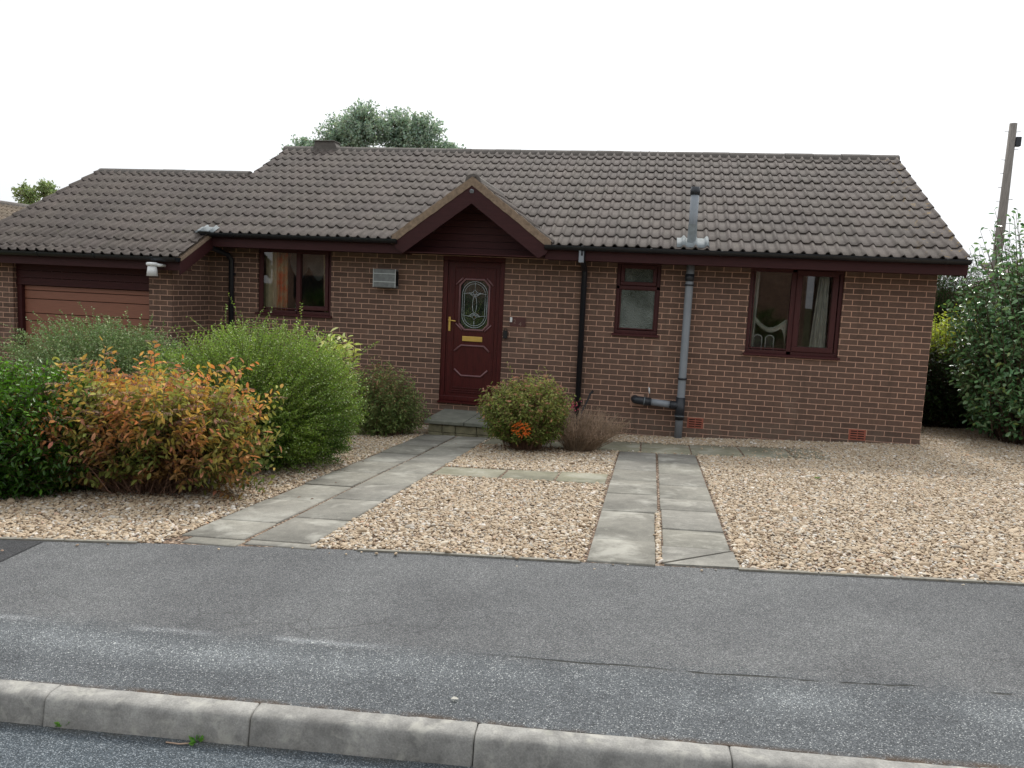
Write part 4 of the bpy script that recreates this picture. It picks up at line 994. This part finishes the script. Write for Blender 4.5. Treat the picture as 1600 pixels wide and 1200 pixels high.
# olive spiraea left of the step
def cf(rel, n, r_): return jit(mixcols(pick([G(128, 146, 90), G(148, 160, 104), G(110, 132, 80)], n), np.tile(G(180, 138, 112), (n, 1)), (r_.random(n) < np.clip(rel[:, 2]*.6-.2, 0, 1))*.7), n, .2, r_)
o, E_, d_, zb = shrub('olive_shrub', 'olive green shrub with brownish tops against the wall left of the step', -7.06, -1.24, .52, .42, .96, 850, 15, .046, .018, cf, M_matt, M_rtwig, seed=41, inner=.42, lump=.30, t0=.35, up=.2, cfrac=.48, spike=.08, spl=.12, tw=.002)
sel = np.where((d_[:, 2] > .3) & (rng.random(len(d_)) < .14))[0]; heads(E_, sel, 30, .03, [G(156, 110, 96), G(140, 104, 86)], o, size=.009)
# pink-flowered spiraea right of the step
def cf(rel, n, r_):
    c = mixcols(pick([G(110, 128, 62), G(134, 146, 80), G(94, 116, 54)], n), np.tile(G(172, 170, 106), (n, 1)), np.clip(rel[:, 2]-.3+r_.normal(0, .2, n), 0, 1)*.7)
    c = mixcols(c, np.tile(G(178, 128, 104), (n, 1)), (r_.random(n) < .07)*.8); return jit(c, n, .2, r_)
o, E_, d_, zb = shrub('flowering_shrub', 'green shrub with small pink flower heads and one orange sprig, right of the step', -5.02, -1.98, .56, .44, .88, 1150, 15, .046, .017, cf, M_matt, M_rtwig, seed=52, inner=.38, lump=.34, t0=.36, up=.2, cfrac=.54, spike=.05, spl=.14, below=-.7, tw=.002, skirt=.2)
sel = np.where((d_[:, 2] > .05) & (rng.random(len(d_)) < .17))[0]; heads(E_, sel, 34, .028, [G(196, 138, 126), G(204, 150, 134), G(172, 124, 104)], o, size=.009)
n = 90; Cn = np.array([-5.0, -2.43, zb+.33])+rng.uniform(-1, 1, (n, 3))*[.10, .025, .07]
build_leaves('orange_sprig', Cn, unit(rng.normal(size=(n, 3))+[0, -.3, -.1]), unit(rng.normal(size=(n, 3))+[0, -1, .5]), rng.uniform(.035, .055, n), rng.uniform(.010, .015, n), jit(pick([G(226, 122, 52), G(214, 108, 44)], n), n, .1), M_matt, o)
n = 60; Cn = np.array([-4.47, -2.02, zb+.58])+rng.normal(0, .028, (n, 3))*[1.5, 1, 1]
build_leaves('pink_flower', Cn, unit(rng.normal(size=(n, 3))), unit(rng.normal(size=(n, 3))), np.full(n, .014), np.full(n, .012), jit(pick([G(212, 100, 130), G(196, 86, 110)], n), n, .12), M_matt, o)['kind'] = 'stuff'

# fallen leaves and bits under the shrubs
nl = 5200; ctr = np.array([(-8.8, -5.5), (-7.6, -5.25), (-7.5, -4.0), (-7.05, -1.3), (-5.0, -2.0), (-4.4, -1.8)]); sp_ = np.array([(1.0, .55), (.95, .55), (.9, .7), (.45, .35), (.5, .35), (.3, .25)])
q = rng.choice(6, nl, p=[.22, .34, .24, .06, .10, .04]); XY = ctr[q]+rng.normal(0, 1, (nl, 2))*sp_[q]*.72; XY = XY[XY[:, 1] > ye(XY[:, 0])+.03]; onp = np.zeros(len(XY), bool)
for (a, b, c, d) in SL: onp |= (XY[:, 0] > a) & (XY[:, 0] < b) & (XY[:, 1] > c) & (XY[:, 1] < d) & (rng.random(len(XY)) < .96)
XY = XY[~onp]; n = len(XY)
P_ = np.stack([XY[:, 0], XY[:, 1], gz(XY[:, 0], XY[:, 1])+.014+rng.uniform(0, .006, n)], 1); a = rng.uniform(0, 6.28, n)
lt = build_leaves('leaf_litter', P_, np.stack([np.cos(a), np.sin(a), rng.normal(0, .15, n)], 1), np.tile([0, 0, 1.], (n, 1))+rng.normal(0, .3, (n, 3)), rng.uniform(.012, .034, n), rng.uniform(.006, .014, n), jit(pick([G(112, 84, 62), G(92, 68, 50), G(134, 102, 74), G(150, 116, 84)], n), n, .2), M_matt, None)
tag(lt, 'scattered brown fallen leaves lying on the gravel under the shrubs', 'leaf litter', kind='stuff')
# bare twiggy clump
def twigs(name, label, x, y, h, rsp, S, mat, seed, lean=(.15, 0)):
    r_ = np.random.default_rng(seed); zb = g1(x, y); root = empty(name, (x, y, zb), label, 'shrub')
    a = r_.uniform(0, 2*np.pi, S); q = np.sqrt(r_.random(S)); st = np.stack([x+np.cos(a)*q*rsp*.35, y+np.sin(a)*q*rsp*.3, np.full(S, zb)], 1)
    E_ = st+np.stack([np.cos(a)*q*rsp*.8+lean[0]*r_.random(S), np.sin(a)*q*rsp*.6+lean[1]*r_.random(S), h*r_.uniform(.55, 1.08, S)*(1-.25*q)], 1)
    ct = (st+E_)/2+np.stack([-np.cos(a)*.02, 0*a, .06*h+0*a], 1)+r_.normal(0, .012, (S, 3))
    tt = np.linspace(0, 1, 7); paths = bez(st[:, None], ct[:, None], E_[:, None], np.broadcast_to(tt, (S, 7)))
    paths[:, 1:] += r_.normal(0, .003, paths[:, 1:].shape)
    tubes(paths, .0026*np.linspace(1.5, .55, 7)[None, :]*r_.uniform(.7, 1.4, (S, 1)), 'stem', mat, root)
    B = S*4; k = r_.integers(0, S, B); t_ = r_.uniform(.45, .95, B); s2 = bez(st[k], ct[k], E_[k], t_); e2 = s2+unit(r_.normal(size=(B, 3))+[.3, 0, 1.6])*r_.uniform(.03, .10, (B, 1))
    tubes(np.stack([s2, (s2+e2)/2+r_.normal(0, .003, (B, 3)), e2], 1), .0013*np.ones((B, 3))*[1.2, 1, .7], 'twig', M_twig, root)
    return root
twigs('dry_shrub', 'small leafless clump of dry brown twigs beside the flowering shrub', -4.38, -1.80, .56, .46, 520, M_ptwig, 61, lean=(.16, -.02))
# black stick leaning on the wall
hs = MB().tube([(-4.60, -.62, g1(-4.6, -.62)), (-4.50, -.42, .16), (-4.42, -.30, .36), (-4.40, -.27, .43), (-4.36, -.25, .475)], [.012, .012, .012, .014, .018], 10).build('pole', M_black)
tag(hs, 'short black rod leaning beside the foot of the black downpipe', 'rod'); hs.name = 'leaning_rod'

# ---------------------------------------------------------------- right-hand planting
def cf(rel, n, r_):
    c = pick([G(80, 120, 76), G(108, 148, 100), G(142, 176, 130)], n); c = mixcols(c, np.tile(G(172, 188, 112), (n, 1)), (r_.random(n) < .05)*.8); return jit(c, n, .25, r_)
LK = dict(shape=(.45, .8, .85, .9), cup=.10, bend=.12)
shrub('broadleaf_shrub', 'tall glossy broad-leaved shrub at the right edge overhanging the gravel', 1.62, .58, 1.22, 1.05, 3.22, 1600, 14, .086, .044, cf, M_gloss, M_bark, seed=71, inner=.30, lump=.30, t0=.5, up=.12, cfrac=.45, leafkw=LK, tw=.005, spike=.08, spl=.25, z0=.0)
def cf(rel, n, r_): return jit(mixcols(pick([G(40, 62, 34), G(58, 84, 40)], n), pick([G(206, 214, 84), G(178, 196, 74)], n), np.clip((rel[:, 2]-.66)*5+r_.normal(0, .25, n), 0, 1)), n, .25, r_)
for k, (hx, hy, lab) in enumerate(((1.05, 2.15, 'hedge bush with yellow-green tips beside the right wall of the house, nearest one'), (1.5, 3.9, 'hedge bush with yellow-green tips in the gap right of the house, middle one'), (2.1, 5.7, 'hedge bush with yellow-green tips in the gap right of the house, farthest one'), (3.2, 4.4, 'hedge bush with yellow-green tips behind the tall broad-leaved shrub'))):
    shrub('hedge_bush', lab, hx, hy, .95, .95, 1.66, 1500, 14, .060, .030, cf, M_satin, M_bark, seed=80+k, inner=.55, t0=.45, up=.1, leafkw=LK, tw=.004, z0=.02, group='hedge bushes beside the house', cfrac=.42, skirt=.8)
# dark conifer beyond
def cf(rel, n, r_): return jit(mixcols(np.tile(G(34, 60, 34), (n, 1)), np.tile(G(66, 98, 50), (n, 1)), np.clip(rel[:, 2]*.8+patch(rel, 5, 6)*.4, 0, 1)), n, .25, r_)
shrub('conifer', 'dark green conifer behind the right-hand corner of the house', 2.75, 8.6, 1.35, 1.0, 3.0, 2600, 30, .085, .014, cf, M_matt, M_bark, seed=91, inner=.5, t0=.35, up=.12, z0=0, cat='tree', tw=.005, skirt=.7, cfrac=.35)

# ---------------------------------------------------------------- beyond the house
def cf(rel, n, r_): return jit(mixcols(pick([G(164, 184, 168), G(178, 196, 178), G(148, 170, 154)], n), np.tile(G(204, 214, 194), (n, 1)), (r_.random(n) < .1)*.7), n, .2, r_)  # veiling glare over the treetop is mixed into these paled leaf colours
def tree(name, label, x, y, z0, H_, crowns, S, K, L, W, cf, seed, group=None):
    """trunk with limbs; the crown is several clumps of leafy shoots with sky between them"""
    r_ = np.random.default_rng(seed); root = empty(name, (x, y, z0), label, 'tree', group)
    P0 = np.array([x, y, z0]); paths = []; rad = []
    tt = np.linspace(0, 1, 8)
    top = P0+np.array([0, 0, H_*.62]); paths.append(bez(P0, (P0+top)/2+r_.normal(0, .1, 3), top, tt)); rad.append(np.linspace(.26, .12, 8))
    V = [] ; allP = []; allD = []; allN = []
    tw_p = []
    for (cx, cy, cz, rr, rz) in crowns:
        c = np.array([x+cx, y+cy, z0+cz]); st = bez(P0, (P0+top)/2, top, np.array(r_.uniform(.6, 1)))
        paths.append(bez(st, (st+c)/2+np.array([0, 0, .25]), c, tt)); rad.append(np.linspace(.10, .03, 8))
        s = int(S*(rr**2)); d = unit(r_.normal(size=(s, 3))); q = r_.random(s)**.42; E_ = c+d*np.array([rr, rr, rz])*(q*lumps(d, seed+int(cx*10), .25))[:, None]
        s0 = c+(E_-c)*.35+r_.normal(0, .05, (s, 3)); ct = (s0+E_)/2+[0, 0, .06]
        tw_p.append(bez(s0[:, None], ct[:, None], E_[:, None], np.broadcast_to(np.linspace(0, 1, 4), (s, 4))))
        t = .35+.65*r_.random((s, K)); P_ = bez(s0[:, None], ct[:, None], E_[:, None], t)+r_.normal(0, .035, (s, K, 3)); allP.append(P_.reshape(-1, 3))
    tubes(np.stack(paths), np.stack(rad), 'trunk', M_bark, root, n=8)
    tp = np.concatenate(tw_p); tubes(tp, .011*np.ones((len(tp), 4))*[1, .7, .5, .3], 'branch', M_bark, root)
    P_ = np.concatenate(allP); n = len(P_); D_ = unit(r_.normal(size=(n, 3))); N_ = unit(r_.normal(size=(n, 3))+[0, 0, .8])
    build_leaves('crown', P_, D_, N_, L*r_.uniform(.6, 1.3, n), W*r_.uniform(.6, 1.2, n), cf((P_-P0)/H_, n, r_), M_matt, root)
    return root
crowns = [(-2.65, .2, 5.85, .62, .42), (-2.0, -.3, 6.2, .70, .55), (-1.15, .3, 6.75, .82, .72), (-.25, -.2, 7.0, .85, .78), (.65, .3, 6.95, .80, .80), (1.55, 0, 6.85, .75, .74), (2.25, .2, 6.3, .62, .52), (2.85, 0, 5.95, .48, .36),
          (-.6, .6, 6.1, 1.0, .6), (.9, .6, 6.1, 1.0, .6), (-3.25, .1, 5.35, .45, .35), (-1.8, .5, 5.4, .9, .5), (2.0, .4, 5.5, .8, .5)]
tree('broadleaf_tree', 'leafy green tree with veiling glare painted into its pale leaves, showing above the ridge of the bungalow', -12.25, 12, -.6, 8.0, [(a, b, c+.0, r, q) for a, b, c, r, q in crowns], 440, 14, .09, .05, cf, 101)
def cf2(rel, n, r_): return jit(pick([G(150, 166, 116), G(168, 180, 132), G(130, 150, 100)], n), n, .2, r_)
tree('garden_tree', 'sparse pale green treetop above the neighbouring roof at the far left', -21.3, 9.5, -.6, 5.4, [(-.65, 0, 4.45, .42, .38), (0.0, 0, 4.65, .40, .30), (.55, .1, 4.3, .42, .34), (1.3, .2, 4.5, .34, .24), (0, .3, 3.9, .7, .45)], 420, 12, .085, .05, cf2, 111)
tree('garden_tree', 'thin sprigs of a treetop just left of the garage ridge', -19.4, 9.8, -.6, 4.9, [(.0, 0, 4.45, .30, .26), (.35, 0, 4.25, .3, .25)], 420, 10, .085, .05, cf2, 112)

# neighbouring roof at the far left
NB = empty('neighbouring_garage', (-19.5, 5, -.6), 'low neighbouring building with pale brown tiles at the far left', 'building')
acc = ([], [], []); org = np.array([-18.0, 0, 2.55]); U = np.array([0, 1.0, 0]); Vd = unit(np.array([-1.0, 0, .35])); Nn = np.cross(U, Vd)*-1; Nn = Nn if Nn[2] > 0 else -Nn
org = np.array([-16.9, 0, 2.42])
for i in range(9): tile_patch(acc, 3.2, 9.5, i*.30, (i+1)*.30, org, U, Vd, Nn)
M_tile2 = M_tile.copy(); M_tile2.name = 'tan_roof_tile'
mx = [n for n in M_tile2.node_tree.nodes if n.type == 'VALTORGB'][0]
for e, c in zip(mx.color_ramp.elements, (srgb(104, 94, 82), srgb(126, 114, 100), srgb(144, 132, 116))): e.color = c
np_mesh('roof', np.concatenate(acc[0]), np.concatenate(acc[1]), M_tile2, NB, smooth=True, attrs={'tint': np.concatenate(acc[2])})
mb = MB(); mb.prism([(-19.45, 3.28), (-16.95, 2.40), (-22.0, 2.40)], 3.25, 9.4, 'y'); mb.box(-21.8, -17.1, 3.4, 9.3, -.9, 2.42); mb.build('wall', M_brick, NB)
MB().tube([(-19.45, 3.2, 3.30), (-19.45, 9.5, 3.30)], .11, 10).build('ridge_tile', M_ridge, NB)

# neighbouring house beyond the right-hand shrubs
NH = empty('neighbouring_house', (7, 15, -.2), 'tan brick gable and grey roof of a neighbouring house glimpsed through the right-hand shrubs', 'house')
mb = MB(); mb.prism([(5.55, -.5), (7.8, -.5), (7.8, 2.5), (6.7, 3.05), (5.55, 2.5)], 14, 14.2, 'y'); mb.box(5.55, 12, 14.21, 20, -.5, 2.4)
mb.build('wall', brick_mat('tan_brick', srgb(128, 104, 84), srgb(150, 124, 100), srgb(170, 156, 138)), NH)
acc = ([], [], []); org = np.array([0, 14.3, 2.42])
for i in range(6): tile_patch(acc, 6.3, 12.0, i*.33, (i+1)*.33, org, UX, UV, NV)
np_mesh('roof', np.concatenate(acc[0]), np.concatenate(acc[1]), M_tile, NH, smooth=True, attrs={'tint': np.concatenate(acc[2])})
mb = MB(); mb.prism([(5.3, 2.36), (6.7, 3.03), (8.1, 2.36), (8.1, 2.46), (6.7, 3.15), (5.3, 2.46)], 13.8, 14.6, 'y'); mb.build('gable_verge', M_fasciad, NH)
wf = MB().box(6.15, 6.55, 13.96, 13.995, .9, 1.95).build('window', M_void, NH); m_ = MB(); rframe(m_, 6.10, 6.60, .85, 2.0, .06, 13.93, 13.959); m_.build('frame', M_white, wf)
m_ = MB(); m_.prism([(6.75, -.4), (9.2, -.4), (9.2, 1.75), (8.0, 2.05), (6.75, 1.75)], 12.6, 12.63, 'y')
for x in (6.75, 7.2, 7.7, 8.2, 8.7, 9.15): m_.box(x, x+.05, 12.56, 12.599, -.4, 1.75)
m_.build('conservatory', plain('pale_blue_panel', srgb(150, 168, 176), .3, var=.1), NH)

# telegraph pole
TP = empty('telegraph_pole', (6.02, 14, -.3), 'tall grey-brown timber telegraph pole with step bolts and a box near its top', 'pole')
MB().tube([(6.02, 14, -.5), (6.03, 14, 3.4), (6.045, 14, 7.14)], [.135, .125, .098], 16).build('pole', plain('weathered_pole', srgb(130, 124, 118), .9, var=.3, scale=7, stretch=(6, 6, .6), bump=.6), TP)
m_ = MB()
for i, (z, s) in enumerate(((6.90, -1), (6.90, 1), (6.42, 1), (6.12, -1), (5.75, -1), (5.35, -1), (5.02, 1), (4.95, -1), (4.4, -1), (4.35, 1), (3.9, -1))):
    MB().tube([(6.04, 14, z), (6.04+s*.21, 13.98, z+.01)], .008, 6).build('step_bolt', M_greyd, TP)
MB().box(6.13, 6.27, 13.90, 14.05, 6.50, 6.76).build('junction_box', M_greyd, TP, bevel=.01)

# the houses across the road, behind the camera: the windows reflect them
for k, (ox, lab) in enumerate(((-17, 'two-storey brick house across the road, seen only as a reflection, left one'), (-3, 'two-storey brick house across the road, seen only as a reflection, middle one'), (11, 'two-storey brick house across the road, seen only as a reflection, right one'))):
    OH = empty('opposite_house', (ox, -27, 0), lab, 'house', 'houses across the road')
    m_ = MB(); m_.box(ox-6.2, ox+6.2, -34, -27, -.3, 5.2); m_.build('wall', M_brick, OH)
    m_ = MB(); m_.prism([(-26.5, 5.0), (-30.5, 7.4), (-34.5, 5.0)], ox-6.5, ox+6.5, 'x'); rf_ = m_.build('roof', M_ridge, OH)
    for wx, wz in ((-4.2, .9), (3.2, .9), (-4.2, 3.5), (0, 3.5), (3.2, 3.5)): MB().box(ox+wx-.8, ox+wx+.8, -26.99, -26.95, wz, wz+1.15).build('window', M_void, OH)
    MB().box(ox-.45, ox+.45, -26.99, -26.94, 0, 2.05).build('door', M_door, OH)
def cf(rel, n, r_): return jit(pick([G(50, 84, 34), G(74, 108, 46)], n), n, .25, r_)
for k in range(6): shrub('opposite_hedge_bush', 'hedge bush across the road, seen only as a reflection, number %s from the left' % ('one', 'two', 'three', 'four', 'five', 'six')[k], -17+k*5.6, -20.5, 1.9, .8, 1.7, 420, 10, .10, .07, cf, M_leaf, seed=200+k, z0=0, group='hedge bushes across the road', skirt=.8)

# ---------------------------------------------------------------- pebbles
def stone_mat():
    t = NT('pebble'); a = t.attr('rnd', 'Fac', 'INSTANCER'); n = t.noise(90, 3)
    col = t.ramp(a, [(0, srgb(138, 118, 96)), (.14, srgb(166, 148, 124)), (.3, srgb(182, 162, 136)), (.5, srgb(194, 176, 150)), (.66, srgb(172, 154, 130)), (.78, srgb(206, 196, 178)), (.88, srgb(160, 152, 140)), (.955, srgb(222, 216, 206)), (1, srgb(178, 138, 104))])
    col = t.mixc(.4, col, t.ramp(n, [(.3, (.8, .8, .8)), (.7, (1.15, 1.15, 1.15))]), 'MULTIPLY')
    return t.setp(col, .7, spec=.35)
M_pebble = stone_mat()
NP = 460000
X = rng.uniform(-9.6, 3.0, NP); Y = rng.uniform(-7.1, 1.6, NP)
ok = (Y > ye(X)+.0) & ((Y < -.012) | (X > .02)) & ~((Y < -.0) & (X < -9.4) & (Y > -2))
ok &= ~((Y > -1.5) & (X < -7.6))
for (a, b, c, d) in SL: ok &= ~((X > a-.004) & (X < b+.004) & (Y > c-.004) & (Y < d+.004))
X, Y = X[ok], Y[ok]
# pebbles wedged in the middle joint of the right-hand path and scattered on the mossy flags
k = 420; X = np.append(X, rng.uniform(-3.474, -3.445, k)); Y = np.append(Y, rng.uniform(-6.47, -5.02, k))
k = 500; X = np.append(X, -1.4-rng.exponential(.28, k)); Y = np.append(Y, rng.uniform(-1.75, -.8, k))
k = 350; X = np.append(X, rng.uniform(-4.8, -1.4, k)); Y = np.append(Y, np.where(rng.random(k) < .5, -1.75+rng.exponential(.05, k), -.77-rng.exponential(.05, k)))
k = 45; X = np.append(X, rng.uniform(-9, 2.5, k)); Y = np.append(Y, ye(X[-k:])-rng.exponential(.05, k))
s = rng.lognormal(math.log(.0074), .36, len(X)); Z = gz(X, Y)+s*.25+rng.uniform(0, .007, len(X))
me = bpy.data.meshes.new('gravel'); me.vertices.add(len(X)); me.vertices.foreach_set('co', np.stack([X, Y, Z], -1).astype(np.float32).ravel())
for nm, arr, ty in (('scl', np.stack([s*rng.uniform(.95, 1.6, len(X)), s*rng.uniform(.8, 1.15, len(X)), s*rng.uniform(.42, .75, len(X))], -1), 'FLOAT_VECTOR'),
                    ('rot', np.stack([rng.normal(0, .35, len(X)), rng.normal(0, .35, len(X)), rng.uniform(0, 6.28, len(X))], -1), 'FLOAT_VECTOR'), ('rnd', rng.random(len(X)), 'FLOAT')):
    at = me.attributes.new(nm, ty, 'POINT'); at.data.foreach_set('vector' if ty == 'FLOAT_VECTOR' else 'value', arr.astype(np.float32).ravel())
GO = bpy.data.objects.new('gravel', me); C.objects.link(GO); me.materials.append(M_pebble)
tag(GO, 'pale pinkish-brown rounded gravel spread over the front garden', 'gravel', kind='stuff')
ng = bpy.data.node_groups.new('pebbles', 'GeometryNodeTree')
ng.interface.new_socket('Geometry', in_out='INPUT', socket_type='NodeSocketGeometry'); ng.interface.new_socket('Geometry', in_out='OUTPUT', socket_type='NodeSocketGeometry')
gi = ng.nodes.new('NodeGroupInput'); go = ng.nodes.new('NodeGroupOutput'); mp = ng.nodes.new('GeometryNodeMeshToPoints'); io = ng.nodes.new('GeometryNodeInstanceOnPoints')
ico = ng.nodes.new('GeometryNodeMeshIcoSphere'); ico.inputs['Radius'].default_value = 1; ico.inputs['Subdivisions'].default_value = 2
ss = ng.nodes.new('GeometryNodeSetShadeSmooth'); sm = ng.nodes.new('GeometryNodeSetMaterial'); sm.inputs['Material'].default_value = M_pebble
na1 = ng.nodes.new('GeometryNodeInputNamedAttribute'); na1.data_type = 'FLOAT_VECTOR'; na1.inputs[0].default_value = 'scl'
na2 = ng.nodes.new('GeometryNodeInputNamedAttribute'); na2.data_type = 'FLOAT_VECTOR'; na2.inputs[0].default_value = 'rot'
e2r = ng.nodes.new('FunctionNodeEulerToRotation')
L_ = ng.links.new
L_(gi.outputs[0], mp.inputs[0]); L_(mp.outputs[0], io.inputs['Points']); L_(ico.outputs[0], ss.inputs[0]); L_(ss.outputs[0], sm.inputs[0]); L_(sm.outputs[0], io.inputs['Instance'])
L_(na1.outputs[0], io.inputs['Scale']); L_(na2.outputs[0], e2r.inputs[0]); L_(e2r.outputs[0], io.inputs['Rotation']); L_(io.outputs[0], go.inputs[0])
gm = GO.modifiers.new('pebbles', 'NODES'); gm.node_group = ng

# ---------------------------------------------------------------- small things on the footway and kerb
def weed(x, y, z, n, L, label):
    r = empty('weed', (x, y, z), label, 'weed', 'weeds at the kerb'); a = rng.uniform(0, 2*np.pi, n); D_ = unit(np.stack([np.cos(a), np.sin(a), rng.uniform(.3, 1.3, n)], 1)); P_ = np.array([x, y, z])+D_*.012
    build_leaves('leaf', P_, D_, unit(np.cross(D_, rng.normal(size=(n, 3)))+[0, 0, 1]), L*rng.uniform(.6, 1.2, n), L*.45*rng.uniform(.7, 1.1, n), jit(pick([G(96, 150, 60), G(122, 170, 74)], n), n, .15), M_leaf, r); return r
weed(-5.88, -8.46, -.055, 16, .030, 'small green weed in the gutter below the left kerb joint')
weed(-5.28, -8.45, -.045, 14, .034, 'small green weed with a pale dead stalk at the foot of the kerb')
st = MB().tube([(-5.40, -8.475, -.04), (-5.34, -8.48, -.035), (-5.29, -8.46, -.035)], .003, 6).build('dead_stalk', M_twig); tag(st, 'pale dead stalk lying in the gutter beside a weed', 'stalk')

V_, F_ = leaf_arrays(np.array([[-4.32, -8.12, .112]]), np.array([[1., .2, .05]]), np.array([[0, 0, 1.]]), np.array([.034]), np.array([.022]))
tag(np_mesh('fallen_leaf', V_, F_, M_matt, attrs={'tint': np.tile([.62, .60, .54], (6, 1))}), 'single pale leaf lying on the tarmac just behind the kerb', 'leaf')
for k, (x, y) in enumerate(((-.62, -5.2), (-1.9, -3.1))):
    r_ = empty('gravel_weed', (x, y, g1(x, y)), ('small green seedling growing through the gravel near the right edge', 'small green seedling growing through the middle of the right-hand gravel')[k], 'weed'); n = 12; a = rng.uniform(0, 6.28, n)
    D_ = unit(np.stack([np.cos(a), np.sin(a), rng.uniform(.4, 1.2, n)], 1)); build_leaves('leaf', np.array([x, y, g1(x, y)+.012])+D_*.008, D_, unit(rng.normal(size=(n, 3))*.3+[0, 0, 1]), rng.uniform(.02, .035, n), rng.uniform(.008, .014, n), jit(pick([G(110, 140, 70)], n), n, .15), M_leaf, r_)
